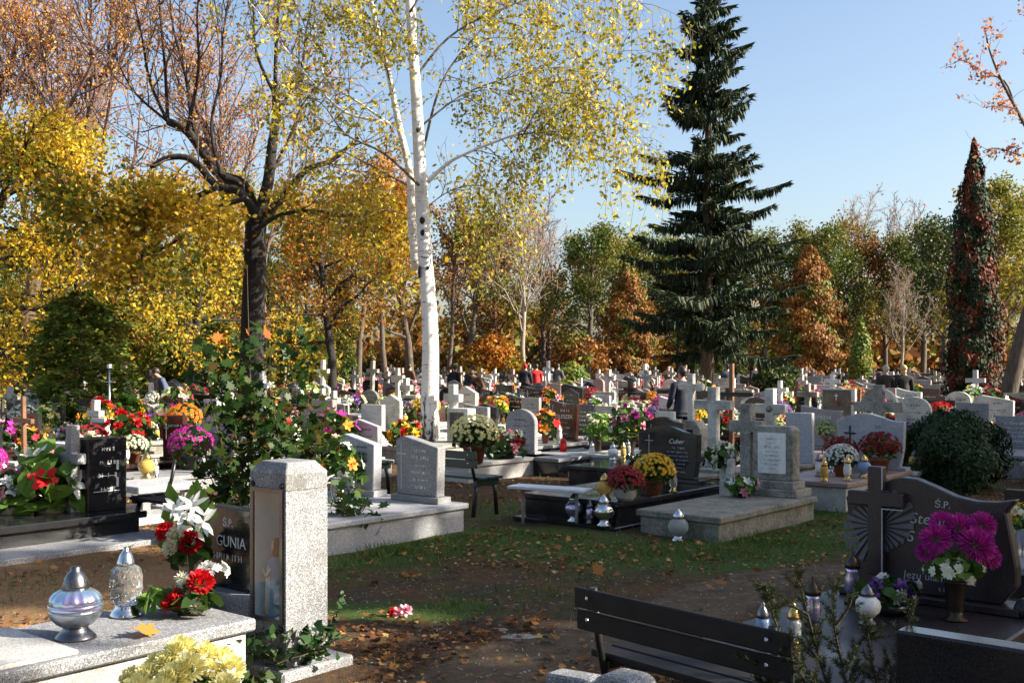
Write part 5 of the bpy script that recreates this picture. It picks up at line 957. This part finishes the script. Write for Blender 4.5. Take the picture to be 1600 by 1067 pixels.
# ------------------------------------------------------------------ rows of graves behind
COL = ['concrete','concrete_light','granite_light','granite_grey','granite_black','granite_brown','granite_pale','marble','granite_pink']; CN = {'concrete':'grey concrete','concrete_light':'pale concrete','granite_light':'light speckled granite','granite_grey':'grey granite','granite_black':'black granite','granite_brown':'red-brown granite','granite_pale':'beige granite','marble':'white marble','granite_pink':'pink granite'}
g = random.Random(2024); SL = []; AUTO = []
TREEPOS = [o.location.copy() for o in bpy.data.objects if o.parent is None and o.get('category') in ('tree','shrub')]
PEOPLE = [(1066,712),(1384,668),(1412,668),(708,640),(728,642),(755,648),(838,632),(821,634),(262,668),(195,668),(1137,640),(872,626),(318,640),(1010,636),(1180,630),(640,632)]
PPOS = [at(a,b) for a, b in PEOPLE]
slots = []; extra = []
for iu in range(-62, 0):
    for iv in range(-84, 70):
        u = iu*2.45+g.uniform(-.12,.12); v = iv*1.14+g.uniform(-.08,.08)+(iu % 3)*.4
        p = U*u+V*v
        if p.y < 2 or abs(p.x) > .50*p.y+11 or p.y > 92: continue
        if abs(p.x) > .50*p.y+1.6:
            if g.random() > .2 and (p.x < 0 or p.y > 20): extra.append(p)
            continue
        if p.y < 12.4: continue
        if p.y < 17.0 and p.x > -3.9: continue
        if not free(p, .95, 1.9): continue
        if any((p-q).xy.length < .75 for q in TREEPOS) or any((p-q).xy.length < .9 or ((p+U*.9)-q).xy.length < .8 for q in PPOS): continue
        if g.random() < .05: continue
        slots.append(p)
slots.sort(key=lambda p: p.y); near, farr = slots[:262], slots[262:]+[p for p in extra if free(p, .95, 1.9) and not any((p-q).xy.length < 1 for q in TREEPOS)]
def fill_grave(p, s):
    mt = g.choices(COL, [15,11,10,14,32,10,9,3,5])[0]; sm = mt if g.random() < .55 else g.choice(COL); kd = g.choices(['wave','wave2','slant','rect','arch','gable','shoulder','cross','stele','wood'], [16,12,11,14,9,7,7,10,8,4])[0]
    z0 = g.choice((.24,.30,.36)); sc = g.uniform(.9,1.12); T = thing('grave', '', 'grave', (p.x,p.y,0), GRZ+g.gauss(0,.03), 'graves in the rows behind', sc); dark = mt in ('granite_black','granite_brown'); im = 'letter_white' if dark else 'letter_dark'; n_ = 4
    T.rotation_euler[0] = g.gauss(0,.018); T.rotation_euler[1] = g.gauss(0,.018)
    if kd == 'wood':
        part('kerb_frame', ('wkf',), lambda: MB().box(-.38,.38,-1.7,.1,-.1,.16).mesh('kerb_frame',.008), MT['concrete'], T); part('soil_bed', ('wsb',), lambda: MB().box(-.32,.32,-1.64,.04,.16,.19).mesh('soil_bed'), MT['soil'], T); z0 = .19; cross(T, .5, 1.15, .03, .05, .1, g.choice(('dark_wood','brown_wood','white_paint')), 0, 0, .74); d = 'wooden cross over an earth bed'
    else:
        tomb(T, .88, 1.8, z0, sm)
        if kd == 'cross':
            cm_ = g.choice(('concrete','concrete_light','marble','granite_light')); part('pedestal', ('ped',), lambda: MB().box(-.24,.24,-.13,.13,0,.34,taper=.03).mesh('pedestal',.008), MT[sm], T, (0,0,z0)); h = g.choice((.7,.85,1.0)); cross(T, .46, h, .055, .10, z0+.34, cm_, 0, 0, .70); d = CN[cm_]+' cross on pedestal'
        elif kd == 'stele':
            k = part('stele', ('ste',), lambda: MB().box(-.22,.26,-.10,.10,0,.72).mesh('stele',.008), MT[mt], T, (.06,0,z0)); part('plaque', ('stp',), lambda: MB().box(-.15,.18,-.012,0,.14,.64).mesh('plaque',.003), MT['granite_black' if not dark else 'marble'], k, (0,-.101,0)); cross(T, .40, 1.05, .06, .12, z0, 'concrete_light' if not dark else mt, -.20, .03, .76); d = CN[mt]+' stele with side cross'
        else:
            w_ = g.choice((.58,.66,.74)); h = g.choice((.56,.64,.74)); hs = hstone(T, kd, w_, h, z0, mt, .10, insmat=im, seed=s, n=n_); d = CN[mt]+' '+{'wave':'wave-topped','wave2':'hump-topped','slant':'slant-topped','rect':'rectangular','arch':'arched','gable':'pointed','shoulder':'stepped'}[kd]+' headstone'
            if g.random() < .3: cross(hs, .12, .26, .010, .012, h*.42, 'silver' if dark else 'letter_dark', -w_*.33, -.057)
    AUTO.append((T, d)); return T, z0*sc, sc
LC = {'glass_red':'red','glass_white':'white','glass_amber':'amber','glass_clear':'clear','glass_blue':'blue','glass_green':'green'}
FCOL = ['yellow','lemon','white','red','crimson','magenta','pink','orange','violet','cream']
nl = nf = 0
for s, p in enumerate(near):
    T, z0, sc = fill_grave(p, s); big = p.y > 30
    for k in range(g.choice((1,1,2,2)) if not big else g.choice((1,1,1,2))):
        if nf >= 290: break
        q = T.matrix_basis @ Vector((g.uniform(-.3,.3), g.uniform(-1.5,-.28), z0/sc-.001)); c = g.choice(FCOL); nf += 1; S_ = g.uniform(1.0,1.65)
        if g.random() < .55: o_ = mum(c, '', q, S_, g.choice(('clay','bowl')), g.choice(('terracotta','granite_pale','black_metal','white_paint')), 'potted flowers on the rows behind'); d = c+' potted chrysanthemum'
        else: c2 = g.choice(FCOL); o_ = bouquet([c, c2], '', q, S_*1.1, g.choice(('low','vase')), g.choice(('pewter','terracotta','marble')), g.randrange(4), 'bouquets on the rows behind', lay=g.choice((ROSE,LILY)), size=.07, leaf=g.choice(('leaf_green','leaf_bright'))); d = (c+' and '+c2 if c != c2 else 'all '+c)+' bouquet'
        AUTO.append((o_, d.replace('_',' ')))
    for k in range(g.choice((1,2,2,3)) if not big else 1):
        if nl >= 270: break
        q = T.matrix_basis @ Vector((g.uniform(-.34,.34), g.uniform(-1.7,-.26), z0/sc-.001)); gm = g.choices(list(LC), [30,26,16,16,6,6])[0]; kd = g.choice(('slim','tall','round','votive')); nl += 1
        o_ = lantern(kd, gm, g.choice(('gold','gold','silver','pewter')), '', q, g.uniform(1.0,1.45), 0, 'lanterns on the rows behind', 10); AUTO.append((o_, LC[gm]+' glass '+{'slim':'slim ','tall':'tall ','round':'round ','votive':'small '}[kd]+'lantern'))
# ------------------------------------------------------------------ far mass of graves: one object (past 300)
def far_mass():
    v = {c: MB() for c in ('concrete_light','granite_grey','granite_black','granite_pink','concrete')}; fl = {c: [] for c in FCOL}; lt = MB(); lr = MB()
    for p in farr:
        m_ = Matrix.Translation((p.x,p.y,0)) @ Matrix.Rotation(GRZ,4,'Z'); c = g.choice(list(v)); mb = v[c]; z0 = g.uniform(.25,.4); mb.box(-.42,.42,-1.8,.1,-.1,z0,m_); k = g.random(); h = g.uniform(.5,.85)
        if k < .76: mb.prism(spoly(g.choice(('wave','rect','arch','gable','slant')), g.uniform(.5,.75), h), -.05, .05, m_ @ Matrix.Translation((0,0,z0)))
        else: mb.box(-.2,.2,-.1,.1,z0,z0+.3,m_); mb.prism(crosspoly(.45,h+.2,.05,.7), -.05, .05, m_ @ Matrix.Translation((0,0,z0+.3)))
        for j in range(g.choice((2,3,3,4))): q = m_ @ Vector((g.uniform(-.35,.35), g.uniform(-1.6,-.15), z0+.18)); fl[g.choice(FCOL)].append((tuple(q), g.uniform(.16,.34)))
        for j in range(g.choice((0,1,2))): q = m_ @ Vector((g.uniform(-.35,.35), g.uniform(-1.6,-.2), z0)); g.choice((lt,lr)).lathe([(.06,0),(.07,.12),(.05,.22),(.01,.3)], 6, q)
    P = link('far_graves', None); P['kind'] = 'stuff'; P['label'] = 'crowded distant graves with crosses and bright flowers before the trees'; P['category'] = 'graves'
    for c, mb in v.items(): stuff(mb.build('stones', MT[c], P))
    for c, L in fl.items():
        if not L: continue
        pos = np.concatenate([np.array(q)+nr.normal(size=(26,3))*[r*.5,r*.5,r*.4] for q, r in L]); n = len(pos); stuff(link('blossoms', leaves('blossoms', pos, nr.uniform(.08,.16,n), MT['petal_'+c], OVAL), P))
    stuff(lt.build('lights', MT['wax'], P)); stuff(lr.build('lights', MT['glass_red'], P))
far_mass()
# ------------------------------------------------------------------ plants near the camera
blob_proto('yew', 51, [(0,.5),(.25,.72),(.6,.80),(.95,.62),(1.2,.2)], 30000, .062, 'needle', .05, True, .2)
p_ = at(1487,765); place_tree('yew', 'yew_bush', 'dark dense yew bush right of the pinkish grave', p_, .92, .4, None, None, 'shrub')
g = random.Random(61); gn = np.random.default_rng(61); st = MB(); P = []; B = at(400,850); YA = B.y
for i, pix in enumerate([[(400,852),(396,700),(390,560),(386,415)],[(404,852),(432,700),(452,570),(470,525)],[(400,852),(352,720),(326,600),(330,540)],[(402,852),(462,770),(505,660)],[(398,852),(342,770),(303,690)],[(420,856),(505,845),(560,805),(578,775)],[(408,852),(472,720),(482,610)],[(396,852),(370,690),(352,590)],[(404,852),(440,740),(420,600)],[(400,852),(385,760),(400,650)],[(415,856),(520,830),(545,760)]]):
    l, r_ = poly_limb(pix, YA+.25*math.sin(i*2.3), .011, .003, 6); st.tube([q-B for q in l], r_, 5); N = len(l)
    for k in range(125 if i not in (5,10) else 55):
        f = g.uniform(.22,.92 if i else .72)*(N-1); j = int(f); q = l[j].lerp(l[min(j+1,N-1)], f-j)-B; q += Vector((g.gauss(0,.13), g.gauss(0,.13), g.gauss(0,.09))); q.z = max(q.z, .05); P.append(tuple(q))
T = thing('maple_sapling', 'bushy young maple with dark green leaves behind the shrine pillar', 'plant', B); st.build('stems', MT['twig_green'], T); n = len(P)
link('foliage', leaves('foliage', P, gn.uniform(.7,1.3,n)*.115, MT['sapling'], MAPLE, fr=frames(n,.9,gn)), T); Q = [tuple(pt(a,b,YA-.05)-B) for a, b in [(340,528),(352,535),(388,520),(412,516),(346,545),(418,522)]]
link('orange_leaves', leaves('orange_leaves', Q, [.13,.11,.10,.135,.09,.10], MT['sapling_orange'], MAPLE, fr=frames(6,.0,np.random.default_rng(3))), T); st = MB(); [st.tube([Vector(q), Vector(q)+Vector((.03,0,-.15)), Vector(q)+Vector((.02,0,-.42))], .003, 4) for q in Q]; st.build('petioles', MT['twig_green'], T)
# ivy
P = []; N_ = []
B = Vector((-1.62,6.28,0)); T = thing('ivy', 'dark ivy creeping round the foot of the shrine pillar', 'plant', B); run = MB()
for i in range(26):
    a = g.uniform(0, 6.28); q = Vector((g.gauss(0,.16), g.gauss(0,.14), g.uniform(.02,.28))); pts = [q.copy()]; d = Vector((math.cos(a), math.sin(a), .1))
    for k in range(9):
        d = (d+Vector((g.gauss(0,.35),g.gauss(0,.35),g.gauss(0,.22)))).normalized(); q = q+d*.05; q.z = min(max(q.z,.03),.30); pts.append(q.copy())
        for m_ in range(3): P.append(tuple(q+Vector((g.gauss(0,.025),g.gauss(0,.025),abs(g.gauss(0,.025))))))
    run.tube(pts, .003, 4)
for a0, z0, dz in [(-.10,.17,.006),(.02,.10,.022),(.12,.12,.04)]:            # strands clinging to the pillar's right face
    pts = []
    for k in range(11):
        q = wl(TP, .178, a0+.02*k-.05, z0+dz*k*.8)-B; pts.append(q); P += [tuple(q+Vector((g.gauss(0,.01)+.008,g.gauss(0,.012)-.006,g.gauss(0,.02)))) for _ in range(2)]
    run.tube(pts, .003, 4)
n = len(P); run.build('runners', MT['twig_green'], T); link('foliage', leaves('foliage', P, gn.uniform(.6,1.3,n)*.055, MT['ivy'], np.array([(0,-.5,0),(.45,-.3,.05),(.3,.05,.03),(0,.55,0),(-.3,.05,.03),(-.45,-.3,.05)]), fr=frames(n,.8,gn)), T)
# young spruce in the right foreground
B = Vector((1.36,4.35,.0)); T = thing('young_spruce', 'young spruce twigs rising at the bottom right before the plum grave', 'plant', B); P = []; D = []; st = MB()
for i, (pix, dY) in enumerate([([(1330,1180),(1290,1060),(1262,960),(1243,888)],.1),([(1330,1180),(1250,1050),(1215,980),(1196,915)],.0),([(1335,1180),(1320,1060),(1304,980),(1303,915)],.2),([(1350,1180),(1385,1080),(1410,1010),(1431,935)],-.05),([(1345,1180),(1372,1100),(1360,1020),(1352,960)],.05),([(1350,1180),(1420,1080),(1470,1030),(1492,1000)],.1),([(1330,1180),(1270,1080),(1210,1050),(1150,1020)],-.1),([(1330,1180),(1250,1090),(1180,1060)],.15),([(1350,1180),(1420,1100),(1475,1055),(1482,1040)],-.15),([(1340,1180),(1330,1080),(1340,1030)],-.2),([(1340,1180),(1290,1090),(1255,1040),(1225,1000)],-.2),([(1340,1180),(1400,1100),(1440,1070)],.2),([(1262,960),(1235,945),(1215,950)],.1),([(1290,1040),(1260,1010),(1250,1000)],.1),([(1304,980),(1325,950),(1330,935)],.2),([(1320,1050),(1345,1000),(1365,990)],.1)]):
    l, r_ = poly_limb(pix, 4.5+dY, .0085, .0028, 8); st.tube([q-B for q in l], r_, 6); N = len(l); L = sum((l[k+1]-l[k]).length for k in range(N-1))
    subs = [l]
    for k in range(int(L*26)):
        f = g.uniform(.30,.95)*(N-1); j = min(int(f),N-2); q = l[j].lerp(l[j+1], f-j); ax = (l[j+1]-l[j]).normalized(); o_ = ax.orthogonal().normalized(); o_.rotate(Matrix.Rotation(g.uniform(0,6.28),3,ax)); d_ = (ax*.7+o_*.7).normalized(); ln = g.uniform(.05,.13)*(1.15-f/(N-1)*.6); subs.append([q, q+d_*ln*.5, q+(d_+Vector((0,0,.15)))*ln]); st.tube([z_-B for z_ in subs[-1]], [.0028,.0022,.0015], 4)
    for l in subs:
     N = len(l); L = sum((l[k+1]-l[k]).length for k in range(N-1))
     for k in range(int(L*1500)):
        f = (.12+.88*g.random())*(N-1); f = min(f, N-1.01); j = int(f); q = l[j].lerp(l[j+1], f-j); ax = (l[j+1]-l[j]).normalized(); o_ = ax.orthogonal().normalized(); o_.rotate(Matrix.Rotation(g.uniform(0,6.28),3,ax)); P.append(tuple(q-B)); D.append(tuple((ax*g.uniform(.5,.9)+o_*.8).normalized()))
D = np.array(D); n = len(P); a = np.cross(D, gn.normal(size=(n,3))); a /= np.linalg.norm(a,axis=1)[:,None]
st.build('stems', MT['bark_brown'], T); link('needles', leaves('needles', P, gn.uniform(.7,1.2,n)*.021, MT['needle_gold'], np.array([(-.04,0,0),(.04,0,0),(.03,.8,0),(0,1,0),(-.03,.8,0)]), fr=(a, D, np.cross(a,D))), T)
# grass, litter
def outside(x, y):
    u = x*U.x+y*U.y; v = x*V.x+y*V.y; ok = np.ones(len(x), bool)
    for a, b, c, d in RES: ok &= ~((u > a-.02) & (u < b+.02) & (v > c-.02) & (v < d+.02))
    return ok
gn = np.random.default_rng(91); n = 300000; y = 5.6+13*gn.random(n)**1.25; x = gn.uniform(-.49,.49,n)*y
_, gr = ground_fields(x, y); k = (gn.random(n) < gr**1.6*.75) & outside(x, y) & ~((x < -3) & (y < 8)); x, y = x[k], y[k]; n = len(x)
d = gn.normal(size=(n,3))*.45; d[:,2] = 1; d /= np.linalg.norm(d,axis=1)[:,None]; a = np.cross(d, gn.normal(size=(n,3))); a /= np.linalg.norm(a,axis=1)[:,None]
o = link('grass', leaves('grass', np.stack([x,y,ground_z(x,y)-.005],1), gn.uniform(.03,.085,n)*(1+.9*np.clip(vnoise(x*2,y*2,44),-.6,1)), MT['grass'], np.array([(-.045,0,0),(.045,0,0),(.0,1,.25)]), fr=(a,d,np.cross(a,d)))); stuff(o); o['label'] = 'short green grass between the graves'; o['category'] = 'grass'
n = 40000; y = 5.2+24*gn.random(n)**1.3; x = gn.uniform(-.5,.5,n)*y; pth, _ = ground_fields(x, y); k = outside(x, y) & (gn.random(n) > pth*.85) & (vnoise(x*1.3,y*1.3,12)+gn.normal(size=n)*.22 > .12); x, y = x[k], y[k]; n = len(x)
o = link('fallen_leaves', leaves('fallen_leaves', np.stack([x,y,ground_z(x,y)+gn.uniform(.006,.03,n)],1), gn.uniform(.022,.058,n)+.035*(gn.random(n) > .93), MT['dry_leaf'], MAPLE*[1,1,1.6], fr=frames(n,2.2,gn))); stuff(o); o['label'] = 'scattered brown fallen leaves on the ground'; o['category'] = 'leaves'
n = 5000; y = 5.2+9*gn.random(n); x = gn.uniform(-.5,.5,n)*y; k = outside(x, y); x, y = x[k], y[k]; n = len(x)
o = link('twig_litter', leaves('twig_litter', np.stack([x,y,ground_z(x,y)+.006],1), gn.uniform(.015,.05,n), MT['straw'], np.array([(-.05,-.5,0),(.05,-.5,0),(.05,.5,.05),(-.05,.5,.05)]), fr=frames(n,4,gn))); stuff(o); o['label'] = 'dry straw and twig bits on the ground'; o['category'] = 'litter'
n = 900; y = 5.8+6*gn.random(n)**1.5; x = gn.uniform(-.3,.5,n)*y; k = outside(x, y); x, y = x[k], y[k]; mbp = MB()
for a, b in zip(x, y): r_ = g.uniform(.004,.013); mbp.lathe([(r_*.6,-r_*.3),(r_,r_*.1),(r_*.5,r_*.55)], 5, (a,b,float(ground_z(np.array([a]),np.array([b]))[0])))
o = stuff(mbp.build('pebbles', MT['concrete'])); o['label'] = 'small pebbles strewn on the path'; o['category'] = 'pebbles'
def one_leaf(label, p, s, mat, rot, name='fallen_leaf'):
    v = MAPLE*s*[1,1,1.8]; me = npmesh(name, v, len(MAPLE), MT[mat]); o = tag(link(name, me, None, p), label, 'leaf'); o.rotation_euler = rot; return o
one_leaf('large orange-brown dry leaf lying on the left foreground slab', at(222,990,.43)+Vector((0,0,.012)), .17, 'orange_leaf', (.25,.1,1.2))
for px, py, s, rot, lab in [(933,905,.14,(1.0,.3,.4),'upright brown leaf just behind the foreground bench'),(1042,912,.10,(.3,.2,2),'yellowish leaf on grass behind the foreground bench'),(863,1013,.10,(.4,.2,1),'brown leaf lying on the path below the stones'),(1105,930,.10,(.3,.3,.5),'left brown leaf on the path beyond the bench'),(1128,926,.10,(.2,-.3,1.5),'right brown leaf on the path beyond the bench'),(1180,905,.11,(.5,.2,2.2),'brown leaf on the sunlit path edge')]:
    q = at(px,py); q.z = .05+s*.25; one_leaf(lab, q, s, 'dry_leaf', rot)
p0 = at(623,968); T = thing('fallen_flower', 'pink and red artificial flower lying on bare ground', 'flower', p0+Vector((0,0,.05)), 0); usemesh('blossom', pmesh(('blossom','fallen'), [(0,0,0),(.05,.01,.01)], [(0,-.6,.8),(.5,-.5,.6)], .055, ROSE, WIDE), MT['petal_pink'], T); usemesh('red_petals', pmesh(('petals','fallen2'), [(-.04,-.01,0)], [(-.6,-.5,.3)], .05, ROSE, WIDE), MT['petal_red'], T)
for px, py, s, lab in [(778,992,.09,'pale lump of stone half sunk in the bare ground'),(815,1002,.13,'longer pale stone lump beside the path')]:
    p0 = at(px,py); mb = MB(); gg = random.Random(px); mb.lathe([(s*.8,-.05),(s,.0),(s*.75,.03),(s*.3,.045)], 9); mb.v = [(x*gg.uniform(.8,1.2)*1.4, y*gg.uniform(.7,1.1)*.6, z*gg.uniform(.8,1.2)) for x,y,z in mb.v]; tag(mb.build('stone', MT['concrete'], None, .004, loc=p0), lab, 'stone')
# slim metal cross pole at left, hedge-high
p0 = at(171,712); T = thing('metal_cross', 'thin silvery metal pole cross at left before the large thuja', 'cross', (p0.x,p0.y,0), GRZ); MB().tube([(0,0,-.1),(0,0,1.72)], .016, 7).build('post', MT['silver'], T, smooth=True); MB().tube([(-.2,0,1.45),(.2,0,1.45)], .013, 7).build('arm', MT['silver'], T, smooth=True); MB().box(-.045,.045,-.03,.03,1.72,1.80).build('head_plate', MT['white_paint'], T, .006)

# ------------------------------------------------------------------ people
def skin(name, verts, edges, mat, parent, root=0):
    me = bpy.data.meshes.new(name); me.from_pydata([v[0] for v in verts], edges, []); me.materials.append(mat); o = link(name, me, parent)
    m_ = o.modifiers.new('skin', 'SKIN'); m_.use_smooth_shade = True; m_.branch_smoothing = .3
    if not me.skin_vertices:
        raise RuntimeError('no skin layer')
    for i, v in enumerate(verts): me.skin_vertices[0].data[i].radius = v[1] if hasattr(v[1], '__len__') else (v[1], v[1]); me.skin_vertices[0].data[i].use_root = i == root
    s = o.modifiers.new('sub', 'SUBSURF'); s.levels = 1; s.render_levels = 1; return o
plain('skin', (.50,.30,.21), .5)
def person(label, loc, rz, coat, legs, hair, bend=0, stride=.0, long_coat=False, hairlen=.0, arm=(.12,.1), sc=1.0, hood=False, hat=None):
    T = thing('person', label, 'person', loc, rz, 'visitors', sc); th = R(bend); pv = Vector((0,0,.95))
    def tor(x, y, z):                                   # bend the upper body forward about the hips (faces -Y)
        d = Vector((x,y,z))-pv; d.rotate(Matrix.Rotation(th,3,'X')); return tuple(pv+d)
    V_ = [(tuple(pv),.13),(tor(0,0,1.12),.12),(tor(0,.0,1.32),(.16,.11)),(tor(0,.01,1.44),.075),(tor(0,-.005,1.51),.056),(tor(0,-.03,1.575),(.066,.078)),(tor(0,-.02,1.65),(.076,.094)),(tor(0,-.005,1.72),(.06,.072)),(tor(0,-.12,1.61),.012)]
    E = [(0,1),(1,2),(2,3),(3,4),(4,5),(5,6),(6,7),(6,8)]; A = {}
    for s in (-1,1):
        b = len(V_); V_ += [(tor(s*.07,-.02,1.66),.012)] if False else []
        b = len(V_); fw = arm[0 if s < 0 else 1]; sh = tor(s*.19,.01,1.39); el = tor(s*.24,.02-fw*.35,1.12); wr = tor(s*.24,-.05-fw,.90+fw*.35); hn = tor(s*.235,-.08-fw*1.1,.83+fw*.38); A[s] = (sh, el, wr)
        V_ += [(sh,.062),(el,.045),(wr,.030),(hn,(.042,.018))]; E += [(3,b),(b,b+1),(b+1,b+2),(b+2,b+3)]
        for f in range(4):
            k = len(V_); o_ = Vector((0,-.022+.014*f,0)); h_ = Vector(hn); V_ += [(tuple(h_+o_+Vector((0,0,-.045))),.009),(tuple(h_+o_+Vector((-s*.012,-.008,-.085+.008*abs(f-1)))),.008)]; E += [(b+3,k),(k,k+1)]
        k = len(V_); V_ += [(tuple(Vector(hn)+Vector((-s*.01,-.045,-.01))),.009),(tuple(Vector(hn)+Vector((-s*.015,-.06,-.04))),.008)]; E += [(b+2,k),(k,k+1)]
        b = len(V_); st_ = s*stride; V_ += [((s*.095,0,.86),.095),((s*.10,-.02-st_*.5,.49),.062),((s*.10,.02-st_+(.10 if st_ < 0 else 0),.085),.042),((s*.11,-.12-st_,.04),.036)]; E += [(0,b),(b,b+1),(b+1,b+2),(b+2,b+3)]; A[s] += (V_[b][0], V_[b+1][0], V_[b+2][0], V_[b+3][0])
    skin('body', V_, E, MT['skin'], T)
    hem = .50 if long_coat else .80
    C_ = [(tuple(pv),(.19,.15)),(tor(0,0,1.12),(.17,.135)),(tor(0,.005,1.30),(.20,.14)),(tor(0,.01,1.43),(.12,.10)),(tor(0,.0,1.49),.075),((0,0,hem+.05),(.21,.165)),((0,0,hem),(.205,.16))]; Ec = [(0,1),(1,2),(2,3),(3,4),(0,5),(5,6)]
    for s in (-1,1): b = len(C_); C_ += [(A[s][0],.088),(A[s][1],.066),(A[s][2],.050)]; Ec += [(3,b),(b,b+1),(b+1,b+2)]
    skin('coat', C_, Ec, MT[coat], T)
    for s in (-1,1): skin('trouser_leg', [((A[s][3][0],A[s][3][1],.92),.115),(A[s][4],.082),(A[s][5],.066)], [(0,1),(1,2)], MT[legs], T); a_ = Vector(A[s][5]); t_ = Vector(A[s][6]); skin('shoe', [(tuple(a_+Vector((0,.03,-.035))),.048),(tuple(t_+Vector((0,-.02,.0))),.042)], [(0,1)], MT['black_metal'], T)
    c0 = Vector(tor(0,.012,1.655)); hb = MB(); m_ = Matrix.Translation(c0) @ Matrix.Rotation(th,4,'X') @ Matrix.Diagonal((.094,.112,.112,1))
    hb.lathe([(math.cos(a_), math.sin(a_)) for a_ in np.linspace(-.25, 1.5, 8)], 14, m=m_)
    hb.lathe([(math.cos(a_)*.93, math.sin(a_)) for a_ in np.linspace(-1.2, -.2, 5)], 14, m=Matrix.Translation(Vector(tor(0,.045,1.65))) @ Matrix.Rotation(th,4,'X') @ Matrix.Diagonal((.085,.075,.10+hairlen*.9,1)))
    hb.build('hat' if hat else 'hair', MT[hat or hair], T, smooth=True); return T
for nm, c in [('coat_black',(.010,.010,.012)),('coat_navy',(.014,.018,.034)),('coat_brown',(.12,.055,.025)),('coat_red',(.62,.015,.015)),('coat_blue',(.06,.09,.16)),('coat_grey',(.10,.10,.11)),('jeans',(.05,.07,.13)),('trouser_dark',(.014,.014,.017)),('hair_grey',(.42,.40,.38)),('hair_blond',(.58,.40,.16)),('hair_dark',(.03,.02,.015)),('cap_red',(.5,.02,.02))]: plain(nm, c, .8 if 'hair' not in nm else .5, sc=18, bs=.15)
PD = [('man in dark jacket walking away between crosses left of the spruce', 200, 'coat_navy','trouser_dark','hair_dark',dict(stride=.12)),('grey-haired person in black coat standing beside a blonde companion', 185,'coat_black','trouser_dark','hair_grey',dict(long_coat=True)),('blonde person in long black coat standing with back turned', 175,'coat_black','trouser_dark','hair_blond',dict(long_coat=True,hairlen=.1)),('person in black coat half hidden by the birch trunk', 150,'coat_black','trouser_dark','hair_dark',dict(bend=15)),('person in dark navy jacket bowed over a grave right of birch', 60,'coat_navy','trouser_dark','hair_dark',dict(bend=30,arm=(.2,.25))),('person in brown jacket bending low over flowers right of birch', -50,'coat_brown','jeans','hair_brown',dict(bend=45,arm=(.25,.3))),('person in bright red coat in the middle distance', 190,'coat_red','trouser_dark','hair_dark',dict(long_coat=True)),('person with red cap in navy jacket left of the red coat', 170,'coat_navy','jeans','hair_dark',dict(hat='cap_red')),('person in dark blue jacket stooping among graves at left', -60,'coat_blue','jeans','hair_dark',dict(bend=28,arm=(.2,.2))),('person in black coat standing before the large thuja', 90,'coat_black','trouser_dark','hair_dark',{}),('person in blue-grey coat beyond the brown wooden cross', 180,'coat_blue','trouser_dark','hair_dark',dict(long_coat=True)),('distant person in dark jacket between birch and spruce', 160,'coat_grey','jeans','hair_dark',{}),('distant person in black coat left behind the maple sapling', 120,'coat_black','trouser_dark','hair_dark',dict(bend=12)),('distant person in dark coat left of the walking man', 60,'coat_black','jeans','hair_grey',{}),('distant person in navy coat right of the spruce trunk', 200,'coat_navy','trouser_dark','hair_blond',dict(long_coat=True)),('distant person in brown coat just left of the birch', 150,'coat_brown','trouser_dark','hair_dark',{})]
for (lab, rz, ct, lg, hr, kw), p in zip(PD, PPOS): person(lab, p, R(rz), ct, lg, hr, **kw)

# ------------------------------------------------------------------ rest every single vase, pot and lantern on what carries it
bpy.context.view_layer.update(); DG = bpy.context.evaluated_depsgraph_get(); auto = {o_.name for o_, _ in AUTO}
def root(o):
    while o.parent: o = o.parent
    return o
def gap(p, own):
    org = Vector(p)+Vector((0,0,.06))
    for _ in range(14):
        hit, loc, n_, i_, ob, m_ = S.ray_cast(DG, org, Vector((0,0,-1)))
        if not hit: return None
        r0 = root(bpy.data.objects[ob.name])
        if r0.name != own and (r0.get('category') in ('grave','paving','headstone') or r0.get('kind') == 'structure') and n_.z > .8: return p[2]-loc.z
        org = loc-Vector((0,0,.002))
    return None
for o_ in [o for o in bpy.data.objects if o.parent is None and o.get('category') in ('lantern','flowers') and o.name not in auto and o.location.z > .03 and o.name.split('.')[0] not in ('lily_bouquet','pale_chrysanthemums')]:
    p = o_.location.copy(); d0 = gap(p, o_.name)
    if d0 is not None and abs(d0) < .012: continue
    best = None
    for k in range(-40, 41):
        s = 1+k*.006; q = Vector((p.x*s, p.y*s, H+(p.z-H)*s)); d = gap(q, o_.name)
        if d is None: continue
        c = abs(d)*8+abs(k)*.02+(.4 if q.z < .1 and p.z > .2 else 0)
        if best is None or c < best[0]: best = (c, q, d, s)
    if best: o_.location = best[1]-Vector((0,0,best[2]))
# ------------------------------------------------------------------ labels of the repeated things
def where(p):
    px, py = proj(p); d = 'near' if p.y < 20 else 'middle' if p.y < 28 else 'back'
    for lim, s in ((160,'at far left'),(300,'left of the sapling'),(430,'behind the sapling'),(540,'right of the sapling'),(655,'left of birch trunk'),(760,'right of birch trunk'),(860,'left of the red coat'),(960,'between birch and spruce'),(1060,'left of the walking man'),(1140,'around the walking man'),(1250,'right of the spruce trunk'),(1340,'by the slim thuja'),(1440,'around the standing couple'),(1540,'around the cypress')):
        if px < lim: return d, s
    return d, 'at far right'
ORD = ['first','second','third','fourth','fifth','sixth','seventh','eighth','ninth','tenth','eleventh','twelfth']
grp = {}
for o_, d in AUTO: a, b = where(o_.location); grp.setdefault('%s %s, %s rows' % (d, b, a), []).append(o_)
for k, L in grp.items():
    L.sort(key=lambda o_: proj(o_.location)[0])
    for i, o_ in enumerate(L): o_['label'] = k if len(L) == 1 else k+', %s from left' % ORD[min(i, 11)]
